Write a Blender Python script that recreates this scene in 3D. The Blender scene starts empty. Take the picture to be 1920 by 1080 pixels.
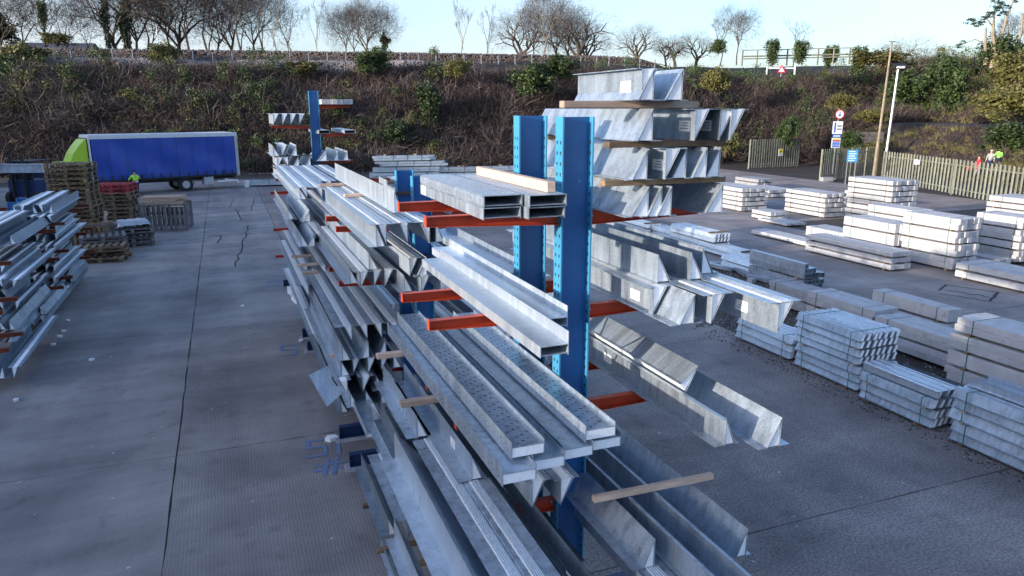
import bpy, math, random
import numpy as np
from mathutils import Vector, Matrix
R = math.radians
rnd = random.Random(7)
S = bpy.context.scene
COL = S.collection

# ------------------------------------------------------------------ camera, sky, sun, exposure
H = 5.8; F = 1370.0; PIT = math.atan(336/F); YAW = math.atan(548/(F/math.cos(PIT)))
cam_d = bpy.data.cameras.new('camera'); cam = bpy.data.objects.new('camera', cam_d); COL.objects.link(cam)
cam_d.sensor_width = 36; cam_d.lens = F/1920*36; cam_d.clip_end = 2000; cam_d.clip_start = 0.1
cam.location = (0, 0, H); cam.rotation_euler = (math.pi/2-PIT, 0, -YAW)
S.camera = cam
SUN_EL = R(10); SUN_AZ = R(-98)          # azimuth clockwise from +Y
W = bpy.data.worlds.new('World'); S.world = W; W.use_nodes = True
nt = W.node_tree; bg = nt.nodes['Background']
sky = nt.nodes.new('ShaderNodeTexSky'); sky.sky_type = 'NISHITA'; sky.sun_disc = False
sky.sun_elevation = SUN_EL; sky.sun_rotation = SUN_AZ; sky.altitude = 100; sky.air_density = 1.0; sky.dust_density = 2.6; sky.ozone_density = 3.2
wb = nt.nodes.new('ShaderNodeMix'); wb.data_type = 'RGBA'; wb.blend_type = 'MULTIPLY'; wb.inputs['Factor'].default_value = 1
wb.inputs[7].default_value = (1.02, 0.97, 1.02, 1); nt.links.new(sky.outputs[0], wb.inputs[6]); tcw = nt.nodes.new('ShaderNodeTexCoord'); mpw = nt.nodes.new('ShaderNodeMapping'); mpw.inputs['Scale'].default_value = (1.2, 1.2, 6.0)
cln = nt.nodes.new('ShaderNodeTexNoise'); cln.inputs['Scale'].default_value = 1.6; cln.inputs['Detail'].default_value = 7; cln.inputs['Roughness'].default_value = 0.6; cln.inputs['Distortion'].default_value = 0.6
nt.links.new(tcw.outputs['Generated'], mpw.inputs[0]); nt.links.new(mpw.outputs[0], cln.inputs['Vector'])
crw = nt.nodes.new('ShaderNodeMapRange'); crw.inputs['From Min'].default_value = 0.35; crw.inputs['From Max'].default_value = 0.7; crw.inputs['To Min'].default_value = 0.10; crw.inputs['To Max'].default_value = 0.72
nt.links.new(cln.outputs['Fac'], crw.inputs[0])
clm = nt.nodes.new('ShaderNodeMix'); clm.data_type = 'RGBA'; clm.inputs[7].default_value = (1.95, 2.1, 2.3, 1)   # thin high cloud
spw = nt.nodes.new('ShaderNodeSeparateXYZ'); nt.links.new(tcw.outputs['Generated'], spw.inputs[0])
elw = nt.nodes.new('ShaderNodeMapRange'); elw.inputs['From Min'].default_value = 0.05; elw.inputs['From Max'].default_value = 0.65; elw.inputs['To Min'].default_value = 1.0; elw.inputs['To Max'].default_value = 0.12
nt.links.new(spw.outputs['Z'], elw.inputs[0]); mlw = nt.nodes.new('ShaderNodeMath'); mlw.operation = 'MULTIPLY'; nt.links.new(crw.outputs[0], mlw.inputs[0]); nt.links.new(elw.outputs[0], mlw.inputs[1])
nt.links.new(mlw.outputs[0], clm.inputs['Factor']); nt.links.new(wb.outputs[2], clm.inputs[6]); nt.links.new(clm.outputs[2], bg.inputs[0]); bg.inputs[1].default_value = 0.15
sd = bpy.data.lights.new('sun', 'SUN'); sd.energy = 2.0; sd.angle = R(0.8); sd.color = (1.0, 0.89, 0.76)
so = bpy.data.objects.new('sun', sd); COL.objects.link(so)
sv = Vector((math.sin(SUN_AZ)*math.cos(SUN_EL), math.cos(SUN_AZ)*math.cos(SUN_EL), math.sin(SUN_EL)))
so.rotation_euler = sv.to_track_quat('Z', 'Y').to_euler(); so.location = (-40, -10, 30)
S.view_settings.view_transform = 'Standard'; S.view_settings.look = 'None'
S.view_settings.exposure = 1.78; S.view_settings.gamma = 1; S.view_settings.use_curve_mapping = False

# ------------------------------------------------------------------ surveying helpers (camera station at 0,0,5.8)
_fw = (math.sin(YAW)*math.cos(PIT), math.cos(YAW)*math.cos(PIT), -math.sin(PIT))
_rt = (math.cos(YAW), -math.sin(YAW), 0.0)
_up = (math.sin(YAW)*math.sin(PIT), math.cos(YAW)*math.sin(PIT), math.cos(PIT))
def ray(px, py):
    a = px-960; b = 540-py
    return [F*_fw[i]+a*_rt[i]+b*_up[i] for i in range(3)]
def at_z(px, py, z=0.0):
    r = ray(px, py); t = (z-H)/r[2]; return Vector((r[0]*t, r[1]*t, z))
def at_d(px, D, z=0.0):
    k = (px-960)/(F/math.cos(PIT))*D
    return Vector((D*math.sin(YAW)+k*math.cos(YAW), D*math.cos(YAW)-k*math.sin(YAW), z))
def xw(px, Y, z):                       # X of the point in plane y=Y at height z
    c = (px-960)/F; vz = z-H
    A = _rt[0]-c*_fw[0]; B = c*(_fw[1]*Y+_fw[2]*vz)-_rt[1]*Y
    return B/A

# ------------------------------------------------------------------ materials
def mat(name, col, rough=0.7, metal=0.0, var=0.15, scale=3.0, bump=0.0, bscale=40.0, stretch=(1,1,1), col2=None, rand=0.0, spec=0.5, wear=None):
    m = bpy.data.materials.new(name); m.use_nodes = True; n = m.node_tree; L = n.links
    b = n.nodes['Principled BSDF']; b.inputs['Roughness'].default_value = rough; b.inputs['Metallic'].default_value = metal
    b.inputs['Specular IOR Level'].default_value = spec
    tc = n.nodes.new('ShaderNodeTexCoord'); mp = n.nodes.new('ShaderNodeMapping'); mp.inputs['Scale'].default_value = stretch
    L.new(tc.outputs['Object'], mp.inputs[0])
    oi = n.nodes.new('ShaderNodeObjectInfo')
    ad = n.nodes.new('ShaderNodeVectorMath'); ad.operation = 'ADD'
    cb = n.nodes.new('ShaderNodeMath'); cb.operation = 'MULTIPLY'; cb.inputs[1].default_value = 37.0
    L.new(oi.outputs['Random'], cb.inputs[0]); L.new(mp.outputs[0], ad.inputs[0]); L.new(cb.outputs[0], ad.inputs[1])
    nz = n.nodes.new('ShaderNodeTexNoise'); nz.inputs['Scale'].default_value = scale; nz.inputs['Detail'].default_value = 6; nz.inputs['Roughness'].default_value = 0.6
    L.new(ad.outputs[0], nz.inputs['Vector'])
    cr = n.nodes.new('ShaderNodeValToRGB'); e = cr.color_ramp.elements
    c2 = col2 or tuple(min(1, c*(1+var)) for c in col); c1 = tuple(c*(1-var) for c in col) if col2 is None else col
    e[0].position = 0.32; e[1].position = 0.68; e[0].color = (*c1, 1); e[1].color = (*c2, 1)
    L.new(nz.outputs['Fac'], cr.inputs[0])
    out = cr.outputs[0]
    if rand:
        hs = n.nodes.new('ShaderNodeHueSaturation'); mr = n.nodes.new('ShaderNodeMapRange')
        mr.inputs['To Min'].default_value = 1-rand; mr.inputs['To Max'].default_value = 1+rand
        L.new(oi.outputs['Random'], mr.inputs[0]); L.new(mr.outputs[0], hs.inputs['Value']); L.new(out, hs.inputs['Color']); out = hs.outputs[0]
    if wear:
        n2 = n.nodes.new('ShaderNodeTexNoise'); n2.inputs['Scale'].default_value = wear[1]; n2.inputs['Detail'].default_value = 8; L.new(ad.outputs[0], n2.inputs['Vector'])
        r2 = n.nodes.new('ShaderNodeValToRGB'); r2.color_ramp.elements[0].position = wear[2]; r2.color_ramp.elements[1].position = min(1, wear[2]+0.06)
        L.new(n2.outputs['Fac'], r2.inputs[0])
        mx = n.nodes.new('ShaderNodeMix'); mx.data_type = 'RGBA'; L.new(r2.outputs[0], mx.inputs['Factor']); L.new(out, mx.inputs[6]); mx.inputs[7].default_value = (*wear[0], 1); out = mx.outputs[2]
    L.new(out, b.inputs['Base Color'])
    if bump:
        nb = n.nodes.new('ShaderNodeTexNoise'); nb.inputs['Scale'].default_value = bscale; nb.inputs['Detail'].default_value = 4; L.new(ad.outputs[0], nb.inputs['Vector'])
        bp = n.nodes.new('ShaderNodeBump'); bp.inputs['Strength'].default_value = bump; bp.inputs['Distance'].default_value = 0.02
        L.new(nb.outputs['Fac'], bp.inputs['Height']); L.new(bp.outputs[0], b.inputs['Normal'])
    return m

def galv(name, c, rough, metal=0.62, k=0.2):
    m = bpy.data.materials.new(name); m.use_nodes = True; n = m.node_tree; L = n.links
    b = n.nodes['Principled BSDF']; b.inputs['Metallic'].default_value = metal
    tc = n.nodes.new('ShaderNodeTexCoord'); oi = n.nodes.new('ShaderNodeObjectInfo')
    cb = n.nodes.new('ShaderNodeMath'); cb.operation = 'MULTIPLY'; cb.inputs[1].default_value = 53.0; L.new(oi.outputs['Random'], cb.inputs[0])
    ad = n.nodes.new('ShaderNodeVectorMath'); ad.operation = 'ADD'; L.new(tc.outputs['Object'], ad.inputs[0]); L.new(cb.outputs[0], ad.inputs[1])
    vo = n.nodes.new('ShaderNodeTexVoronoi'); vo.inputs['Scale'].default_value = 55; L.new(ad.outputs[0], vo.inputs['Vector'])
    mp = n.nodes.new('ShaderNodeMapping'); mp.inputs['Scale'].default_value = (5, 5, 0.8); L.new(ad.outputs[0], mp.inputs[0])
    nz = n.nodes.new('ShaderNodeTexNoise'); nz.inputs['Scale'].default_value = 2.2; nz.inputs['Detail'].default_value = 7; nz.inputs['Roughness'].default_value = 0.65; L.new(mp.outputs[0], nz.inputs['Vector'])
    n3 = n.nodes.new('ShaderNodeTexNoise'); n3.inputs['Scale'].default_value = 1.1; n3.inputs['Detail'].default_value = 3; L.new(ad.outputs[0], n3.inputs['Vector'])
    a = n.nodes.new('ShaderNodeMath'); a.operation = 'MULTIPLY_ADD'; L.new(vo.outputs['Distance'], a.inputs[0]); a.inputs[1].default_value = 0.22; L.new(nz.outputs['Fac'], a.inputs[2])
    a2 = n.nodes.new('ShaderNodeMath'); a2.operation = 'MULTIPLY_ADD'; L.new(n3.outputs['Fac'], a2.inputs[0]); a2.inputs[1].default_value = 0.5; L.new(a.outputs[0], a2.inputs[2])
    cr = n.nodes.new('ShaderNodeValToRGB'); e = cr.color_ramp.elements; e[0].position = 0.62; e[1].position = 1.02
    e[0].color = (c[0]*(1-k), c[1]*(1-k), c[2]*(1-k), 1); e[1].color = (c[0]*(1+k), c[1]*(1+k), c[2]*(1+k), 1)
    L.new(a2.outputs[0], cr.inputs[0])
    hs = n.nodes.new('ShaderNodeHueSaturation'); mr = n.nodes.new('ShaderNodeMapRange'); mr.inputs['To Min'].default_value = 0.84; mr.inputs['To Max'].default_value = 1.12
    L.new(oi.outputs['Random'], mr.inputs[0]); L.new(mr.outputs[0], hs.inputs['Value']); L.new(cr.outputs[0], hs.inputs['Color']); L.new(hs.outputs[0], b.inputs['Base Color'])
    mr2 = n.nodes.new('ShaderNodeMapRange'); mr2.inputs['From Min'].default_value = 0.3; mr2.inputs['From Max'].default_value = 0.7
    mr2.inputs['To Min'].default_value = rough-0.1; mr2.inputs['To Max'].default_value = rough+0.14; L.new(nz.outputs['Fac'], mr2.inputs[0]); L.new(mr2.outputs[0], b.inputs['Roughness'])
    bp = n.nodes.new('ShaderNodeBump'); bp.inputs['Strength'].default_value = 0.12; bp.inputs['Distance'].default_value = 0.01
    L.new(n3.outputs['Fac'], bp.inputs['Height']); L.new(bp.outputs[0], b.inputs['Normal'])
    return m

M = dict(
 galv=galv('galvanised steel', (0.37, 0.43, 0.49), 0.36, 0.60, 0.34),
 galv_new=galv('bright galvanised steel', (0.47, 0.53, 0.585), 0.36, 0.55, 0.2),
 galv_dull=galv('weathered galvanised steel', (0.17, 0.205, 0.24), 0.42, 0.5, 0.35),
 foam=mat('white foam', (0.88, 0.89, 0.90), 0.9, var=0.06, scale=30),
 rib=mat('bright ribbed base', (0.90, 0.90, 0.88), 0.4, 0.0, var=0.08, scale=20),
 paper=mat('white label paper', (0.8, 0.8, 0.8), 0.6, var=0.02),
 ink=mat('grey print', (0.18, 0.2, 0.24), 0.7, var=0.1),
 timber=mat('pale sawn timber', (0.50, 0.36, 0.27), 0.8, var=0.2, scale=4, stretch=(1, 6, 6), rand=0.25, bump=0.3),
 timber_old=mat('old weathered timber', (0.17, 0.115, 0.07), 0.9, var=0.35, scale=4, stretch=(1, 5, 5), rand=0.45, bump=0.3),
 timber_grey=mat('grey weathered timber', (0.14, 0.13, 0.13), 0.9, var=0.3, scale=4, rand=0.35, bump=0.3),
 orange=mat('orange red rack paint', (0.50, 0.055, 0.018), 0.42, var=0.18, scale=5, wear=((0.16, 0.045, 0.02), 9, 0.66)),
 orange_old=mat('faded orange rack paint', (0.20, 0.045, 0.02), 0.7, var=0.3, scale=6, wear=((0.12, 0.06, 0.03), 9, 0.58)),
 blue_sunlit=mat('sunlit blue rack paint', (0.05, 0.26, 0.44), 0.4, var=0.12, scale=2, wear=((0.22, 0.10, 0.06), 9, 0.70)),  # lighter blue paints sunlight onto the flanges; rust flecks are real wear
 blue=mat('blue rack paint', (0.014, 0.105, 0.30), 0.38, var=0.12, scale=2, wear=((0.16, 0.30, 0.40), 14, 0.70)),
 navy=mat('navy rack paint', (0.012, 0.03, 0.10), 0.45, var=0.2, scale=5),
 hole=mat('dark hole', (0.008, 0.012, 0.018), 0.9),
 steel=mat('bolt steel', (0.35, 0.35, 0.36), 0.4, 0.8),
 conc=mat('pale cast concrete', (0.42, 0.42, 0.43), 0.85, var=0.12, scale=4, bump=0.3, bscale=50, rand=0.10, wear=((0.33, 0.33, 0.335), 3.5, 0.60)),
 conc_old=mat('grey cast concrete', (0.30, 0.305, 0.32), 0.9, var=0.16, scale=5, bump=0.3, rand=0.1),
 red_paint=mat('worn red pallet paint', (0.30, 0.02, 0.03), 0.75, var=0.25, scale=8, wear=((0.2, 0.13, 0.08), 9, 0.62)),
 strap=mat('green plastic strap', (0.02, 0.14, 0.12), 0.4),
 bstrap=mat('black strap', (0.02, 0.022, 0.025), 0.5),
 palisade=mat('weathered palisade steel', (0.20, 0.21, 0.165), 0.7, 0.1, var=0.22, scale=2, rand=0.2),
 gpost=mat('mossy timber post', (0.12, 0.095, 0.06), 0.9, var=0.3),
 curtain=mat('blue trailer curtain', (0.014, 0.06, 0.34), 0.42, var=0.14, scale=0.8, bump=0.25, bscale=1.2, wear=((0.05, 0.07, 0.17), 1.1, 0.66)),
 alu=mat('aluminium trim', (0.42, 0.44, 0.46), 0.4, 0.5, var=0.1),
 roofp=mat('white trailer roof', (0.6, 0.62, 0.64), 0.5, var=0.08),
 lime=mat('lime green paint', (0.42, 0.62, 0.03), 0.35, var=0.05),
 black=mat('black plastic', (0.015, 0.016, 0.018), 0.6),
 rubber=mat('tyre rubber', (0.02, 0.02, 0.02), 0.9),
 glass=mat('dark window glass', (0.02, 0.03, 0.035), 0.08, var=0.0),
 hivis=mat('lime high visibility fabric', (0.45, 0.80, 0.05), 0.8, var=0.06),
 hivisg=mat('green high visibility fabric', (0.22, 0.75, 0.10), 0.8, var=0.06),
 navyc=mat('navy work cloth', (0.015, 0.03, 0.09), 0.9),
 white=mat('white paint', (0.75, 0.76, 0.78), 0.5, var=0.03),
 redc=mat('red coat cloth', (0.50, 0.01, 0.035), 0.85),
 patt=mat('patterned grey cloth', (0.10, 0.09, 0.16), 0.9, var=0.0, scale=30, col2=(0.5, 0.48, 0.55)),
 skin=mat('skin', (0.50, 0.30, 0.22), 0.6, var=0.05),
 hair=mat('dark hair', (0.03, 0.02, 0.015), 0.8),
 sblue=mat('sign blue', (0.02, 0.12, 0.50), 0.5, var=0.02),
 sred=mat('sign red', (0.60, 0.02, 0.03), 0.5, var=0.02),
 syel=mat('sign yellow', (0.75, 0.60, 0.03), 0.5, var=0.02),
 cyan=mat('sign light blue', (0.05, 0.33, 0.65), 0.5, var=0.02),
 spray=mat('blue spray paint', (0.06, 0.16, 0.36), 0.95, var=0.3, scale=14, col2=(0.20, 0.21, 0.25)),
 bark=mat('grey brown bark', (0.085, 0.07, 0.055), 0.95, var=0.3, scale=2),
 barkp=mat('pale bark', (0.26, 0.22, 0.16), 0.95, var=0.3, scale=2),
 twig=mat('bare twigs', (0.07, 0.052, 0.045), 0.95, var=0.3, scale=0.6),
 twig2=mat('red brown scrub twigs', (0.042, 0.028, 0.030), 0.95, var=0.4, scale=0.12, col2=(0.105, 0.072, 0.070)),
 twig3=mat('grey bramble stems', (0.09, 0.074, 0.07), 0.95, var=0.4, scale=0.2, col2=(0.20, 0.168, 0.15)),
 twig4=mat('olive willow stems', (0.19, 0.17, 0.06), 0.95, var=0.3, scale=0.4),
 leafs=mat('dark ivy leaves', (0.028, 0.052, 0.012), 0.6, var=0.4, scale=1.2, col2=(0.055, 0.085, 0.02), rand=0.3),
 leafo=mat('olive leaves', (0.075, 0.078, 0.018), 0.7, var=0.4, scale=1.2, col2=(0.13, 0.12, 0.03), rand=0.25),
 leafd=mat('deep green needles', (0.02, 0.04, 0.015), 0.7, var=0.4, scale=1.2, col2=(0.04, 0.065, 0.025)),
 slate=mat('slate roof', (0.05, 0.05, 0.07), 0.7),
 brickw=mat('brick wall', (0.15, 0.09, 0.07), 0.9),
 rust=mat('rusty steel', (0.12, 0.075, 0.055), 0.85, var=0.3),
)

# ------------------------------------------------------------------ mesh helpers
class MB:
    def __init__(s): s.v = []; s.f = []
    def box(s, x0, x1, y0, y1, z0, z1):
        o = len(s.v); s.v += [(x0,y0,z0),(x1,y0,z0),(x1,y1,z0),(x0,y1,z0),(x0,y0,z1),(x1,y0,z1),(x1,y1,z1),(x0,y1,z1)]
        s.f += [(o,o+3,o+2,o+1),(o+4,o+5,o+6,o+7),(o,o+1,o+5,o+4),(o+1,o+2,o+6,o+5),(o+2,o+3,o+7,o+6),(o+3,o,o+4,o+7)]; return s
    def prism(s, sec, y0, y1):           # closed section of (x,z), extruded along y
        o = len(s.v); n = len(sec)
        s.v += [(x, y0, z) for x, z in sec]+[(x, y1, z) for x, z in sec]
        s.f += [tuple(range(o, o+n)), tuple(range(o+2*n-1, o+n-1, -1))]
        s.f += [(o+(i+1)%n, o+i, o+n+i, o+n+(i+1)%n) for i in range(n)]; return s
    def prism_x(s, sec, x0, x1):         # closed section of (y,z), extruded along x
        o = len(s.v); n = len(sec)
        s.v += [(x0, y, z) for y, z in sec]+[(x1, y, z) for y, z in sec]
        s.f += [tuple(range(o, o+n)), tuple(range(o+2*n-1, o+n-1, -1))]
        s.f += [(o+(i+1)%n, o+i, o+n+i, o+n+(i+1)%n) for i in range(n)]; return s
    def prism_z(s, sec, z0, z1):
        o = len(s.v); n = len(sec)
        s.v += [(x, y, z0) for x, y in sec]+[(x, y, z1) for x, y in sec]
        s.f += [tuple(range(o+n-1, o-1, -1)), tuple(range(o+n, o+2*n))]
        s.f += [(o+i, o+(i+1)%n, o+n+(i+1)%n, o+n+i) for i in range(n)]; return s
    def strip(s, line, t, y0, y1):       # sheet of thickness t following an open (x,z) line
        n = len(line); a = []; b = []
        for i, p in enumerate(line):
            d = []
            if i > 0: q = line[i-1]; l = math.hypot(p[0]-q[0], p[1]-q[1]); d.append(((p[0]-q[0])/l, (p[1]-q[1])/l))
            if i < n-1: q = line[i+1]; l = math.hypot(p[0]-q[0], p[1]-q[1]); d.append(((q[0]-p[0])/l, (q[1]-p[1])/l))
            nx = sum(-e[1] for e in d)/len(d); nz = sum(e[0] for e in d)/len(d); l2 = max(0.15, nx*nx+nz*nz)
            nx /= l2; nz /= l2
            a.append((p[0]+nx*t/2, p[1]+nz*t/2)); b.append((p[0]-nx*t/2, p[1]-nz*t/2))
        for i in range(n-1): s.prism([a[i], a[i+1], b[i+1], b[i]], y0, y1)
        return s
    def tube(s, p, q, r0, r1, n=6):
        p = Vector(p); q = Vector(q); d = (q-p); 
        if d.length < 1e-6: return s
        d.normalize(); u = d.orthogonal().normalized(); w = d.cross(u); o = len(s.v)
        for c, r in ((p, r0), (q, r1)):
            for i in range(n):
                a = 2*math.pi*i/n; s.v.append(tuple(c+u*(math.cos(a)*r)+w*(math.sin(a)*r)))
        s.f += [(o+i, o+(i+1)%n, o+n+(i+1)%n, o+n+i) for i in range(n)]
        s.f += [tuple(range(o+n-1, o-1, -1)), tuple(range(o+n, o+2*n))]; return s
    def mesh(s, name, m, smooth=False):
        me = bpy.data.meshes.new(name); me.from_pydata(s.v, [], s.f); me.materials.append(M[m])
        if smooth: me.polygons.foreach_set('use_smooth', [True]*len(me.polygons))
        me.update(); return me

def fixn(me):
    import bmesh
    b = bmesh.new(); b.from_mesh(me); bmesh.ops.recalc_face_normals(b, faces=b.faces); b.to_mesh(me); b.free(); return me

def ob(name, me, parent=None, loc=(0,0,0), rot=(0,0,0), scale=None, kind=None):
    o = bpy.data.objects.new(name, me); COL.objects.link(o); o.parent = parent; o.location = loc; o.rotation_euler = rot
    if scale: o.scale = scale
    if kind: o['kind'] = kind
    return o
def tag(o, label, cat, group=None):
    o['label'] = label; o['category'] = cat
    if group: o['group'] = group
    return o
def thing(name, label, cat, loc=(0,0,0), rz=0, group=None, rot=None):
    o = bpy.data.objects.new(name, None); COL.objects.link(o); o.empty_display_size = 0.1
    o.location = loc; o.rotation_euler = rot or (0, 0, rz); return tag(o, label, cat, group)
def dup(root, loc, rz=None, label=None, scale=None):
    m = {}
    def cp(o, par):
        c = o.copy(); COL.objects.link(c); c.parent = par
        for ch in KIDS.get(o.name, []): cp(ch, c)
        return c
    c = cp(root, None); c.location = loc
    if rz is not None: c.rotation_euler = (0, 0, rz)
    if scale: c.scale = scale
    if label: c['label'] = label
    return c
KIDS = {}
def index_kids(root):
    for o in list(COL.objects):
        if o.parent: KIDS.setdefault(o.parent.name, [])
    def walk(o):
        ks = [c for c in COL.objects if c.parent == o]; KIDS[o.name] = ks
        for k in ks: walk(k)
    walk(root)
CACHE = {}
def cached(key, fn):
    if key not in CACHE: CACHE[key] = fn()
    return CACHE[key]
ORD = ['first', 'second', 'third', 'fourth', 'fifth', 'sixth', 'seventh', 'eighth', 'ninth', 'tenth', 'eleventh', 'twelfth', 'thirteenth', 'fourteenth', 'fifteenth']

# ------------------------------------------------------------------ ground
def ground_mat(name, base, dark, light, groove=0.0, speck=0.0):
    m = bpy.data.materials.new(name); m.use_nodes = True; n = m.node_tree; L = n.links; b = n.nodes['Principled BSDF']
    b.inputs['Roughness'].default_value = 0.82
    tc = n.nodes.new('ShaderNodeTexCoord')
    def noise(sc, det=6, ro=0.6, mp=None, dist=0):
        q = n.nodes.new('ShaderNodeTexNoise'); q.inputs['Scale'].default_value = sc; q.inputs['Detail'].default_value = det; q.inputs['Roughness'].default_value = ro; q.inputs['Distortion'].default_value = dist
        if mp:
            k = n.nodes.new('ShaderNodeMapping'); k.inputs['Scale'].default_value = mp; L.new(tc.outputs['Object'], k.inputs[0]); L.new(k.outputs[0], q.inputs['Vector'])
        else: L.new(tc.outputs['Object'], q.inputs['Vector'])
        return q.outputs['Fac']
    def ramp(f, p0, p1, c0, c1):
        r = n.nodes.new('ShaderNodeValToRGB'); e = r.color_ramp.elements; e[0].position = p0; e[1].position = p1; e[0].color = (*c0, 1); e[1].color = (*c1, 1); L.new(f, r.inputs[0]); return r.outputs[0]
    def mix(a, c, f, mode='MIX', fac=None):
        x = n.nodes.new('ShaderNodeMix'); x.data_type = 'RGBA'; x.blend_type = mode
        if fac is None: L.new(f, x.inputs['Factor'])
        else: x.inputs['Factor'].default_value = fac
        L.new(a, x.inputs[6]); L.new(c, x.inputs[7]); return x.outputs[2]
    W1 = (1, 1, 1); K = (0, 0, 0)
    c = ramp(noise(0.35, 8, 0.62, None, 0.4), 0.30, 0.70, dark, light)
    streak = ramp(noise(0.8, 6, 0.6, (0.25, 1.2, 1)), 0.35, 0.7, (0.72, 0.70, 0.72), (1.12, 1.1, 1.08))
    c = mix(c, streak, None, 'MULTIPLY', 0.85)
    tyre = ramp(noise(0.55, 5, 0.5, (1.6, 0.12, 1)), 0.42, 0.62, (0.70, 0.70, 0.74), (1.05, 1.05, 1.04))
    c = mix(c, tyre, None, 'MULTIPLY', 0.55)
    blot = ramp(noise(2.2, 6, 0.6), 0.56, 0.70, W1, (0.60, 0.60, 0.62)); c = mix(c, blot, None, 'MULTIPLY', 0.6)
    grit = ramp(noise(38 if not speck else 26, 3, 0.7), 0.3, 0.7, (1-0.18-speck,)*3, (1.18+speck*1.6,)*3); c = mix(c, grit, None, 'MULTIPLY', 1.0)
    spots = ramp(noise(7, 2, 0.5), 0.735, 0.75, K, W1); lc = n.nodes.new('ShaderNodeRGB'); lc.outputs[0].default_value = (0.45, 0.44, 0.42, 1); c = mix(c, lc.outputs[0], spots)
    L.new(c, b.inputs['Base Color'])
    bp = n.nodes.new('ShaderNodeBump'); bp.inputs['Strength'].default_value = 0.5; bp.inputs['Distance'].default_value = 0.012
    h = noise(30, 5, 0.7)
    if groove:
        wv = n.nodes.new('ShaderNodeTexWave'); wv.bands_direction = 'X'; wv.inputs['Scale'].default_value = 6.5; wv.inputs['Distortion'].default_value = 3.0; wv.inputs['Detail'].default_value = 2; wv.inputs['Detail Scale'].default_value = 0.7
        L.new(tc.outputs['Object'], wv.inputs['Vector'])
        a = n.nodes.new('ShaderNodeMath'); a.operation = 'MULTIPLY_ADD'; L.new(wv.outputs['Fac'], a.inputs[0]); a.inputs[1].default_value = groove; L.new(h, a.inputs[2]); h = a.outputs[0]
        gr = ramp(wv.outputs['Fac'], 0.1, 0.6, (0.86, 0.86, 0.88), (1.04, 1.04, 1.03)); c = mix(c, gr, noise(0.9, 3, 0.5), 'MULTIPLY'); L.new(c, b.inputs['Base Color'])
    L.new(h, bp.inputs['Height']); L.new(bp.outputs[0], b.inputs['Normal'])
    return m
M['slab'] = ground_mat('worn concrete slab', 0, (0.18, 0.162, 0.158), (0.38, 0.345, 0.32))
M['slabg'] = ground_mat('brushed concrete slab', 0, (0.17, 0.152, 0.148), (0.355, 0.32, 0.29), groove=0.3)
M['tarmac'] = ground_mat('speckled asphalt', 0, (0.155, 0.134, 0.127), (0.33, 0.282, 0.25), speck=0.35)
M['gravel'] = ground_mat('dark gravel', 0, (0.035, 0.028, 0.022), (0.10, 0.082, 0.066), speck=0.35)
M['soil'] = ground_mat('dark brown soil', 0, (0.02, 0.014, 0.012), (0.05, 0.036, 0.03), speck=0.3)

# terrain: yard plain, then the railway bank rising behind the foot line
FOOT = [(-140, 104), (-18.7, 77.0), (23, 69.0), (41.5, 66.5), (56, 66), (60, 58), (56, 44), (48.2, 33), (44.5, 24), (42, 12), (40, -60)]
def foot_dist(x, y):
    best = 1e9; bi = 0; bt = 0; sgn = 1
    for i in range(len(FOOT)-1):
        ax, ay = FOOT[i]; bx, by = FOOT[i+1]; dx, dy = bx-ax, by-ay; t = max(0, min(1, ((x-ax)*dx+(y-ay)*dy)/(dx*dx+dy*dy)))
        qx, qy = x-ax-t*dx, y-ay-t*dy; d = math.hypot(qx, qy)
        if d < best-1e-9: best = d; bi = i; bt = t; sgn = 1 if dx*qy-dy*qx > 0 else -1
    return best*sgn, bi+bt
def ss(t): t = max(0, min(1, t)); return t*t*(3-2*t)
def bank_h(x, y):
    d, k = foot_dist(x, y)
    if d <= 0: return -0.06
    steep = 1-ss((k-3.4)/1.4)
    n = 0.5*math.sin(x*0.35+1.3)*math.cos(y*0.31)+0.25*math.sin(x*0.9+y*0.7)
    a = 10.9*(0.35*ss(d/6)+0.65*ss((d-1)/14))+1.1*ss((d-15.5)/1.5)+n*ss(d/4)*(1-ss((d-12)/4))*0.8
    b = 4.3*ss(d/8)+0.02+6.5*ss((d-14)/14)+n*0.5*ss((d-12)/4)
    return a*steep+b*(1-steep)
def build_terrain():
    xs = np.concatenate([np.arange(-170, -60, 6), np.arange(-60, 110, 1.25), np.arange(110, 420, 14)])
    ys = np.concatenate([np.arange(-60, 20, 5), np.arange(20, 62, 1.5), np.arange(62, 105, 1.0), np.arange(105, 700, 20)])
    v = []; f = []
    for y in ys:
        for x in xs: v.append((x, y, bank_h(x, y)))
    n = len(xs)
    for j in range(len(ys)-1):
        for i in range(n-1): f.append((j*n+i, j*n+i+1, (j+1)*n+i+1, (j+1)*n+i))
    me = bpy.data.meshes.new('terrain'); me.from_pydata(v, [], f); me.materials.append(M['soil']); me.polygons.foreach_set('use_smooth', [True]*len(f))
    return me
terrain = ob('terrain', build_terrain(), kind='structure'); terrain['label'] = 'dark earth railway bank rising behind the storage yard'

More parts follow.
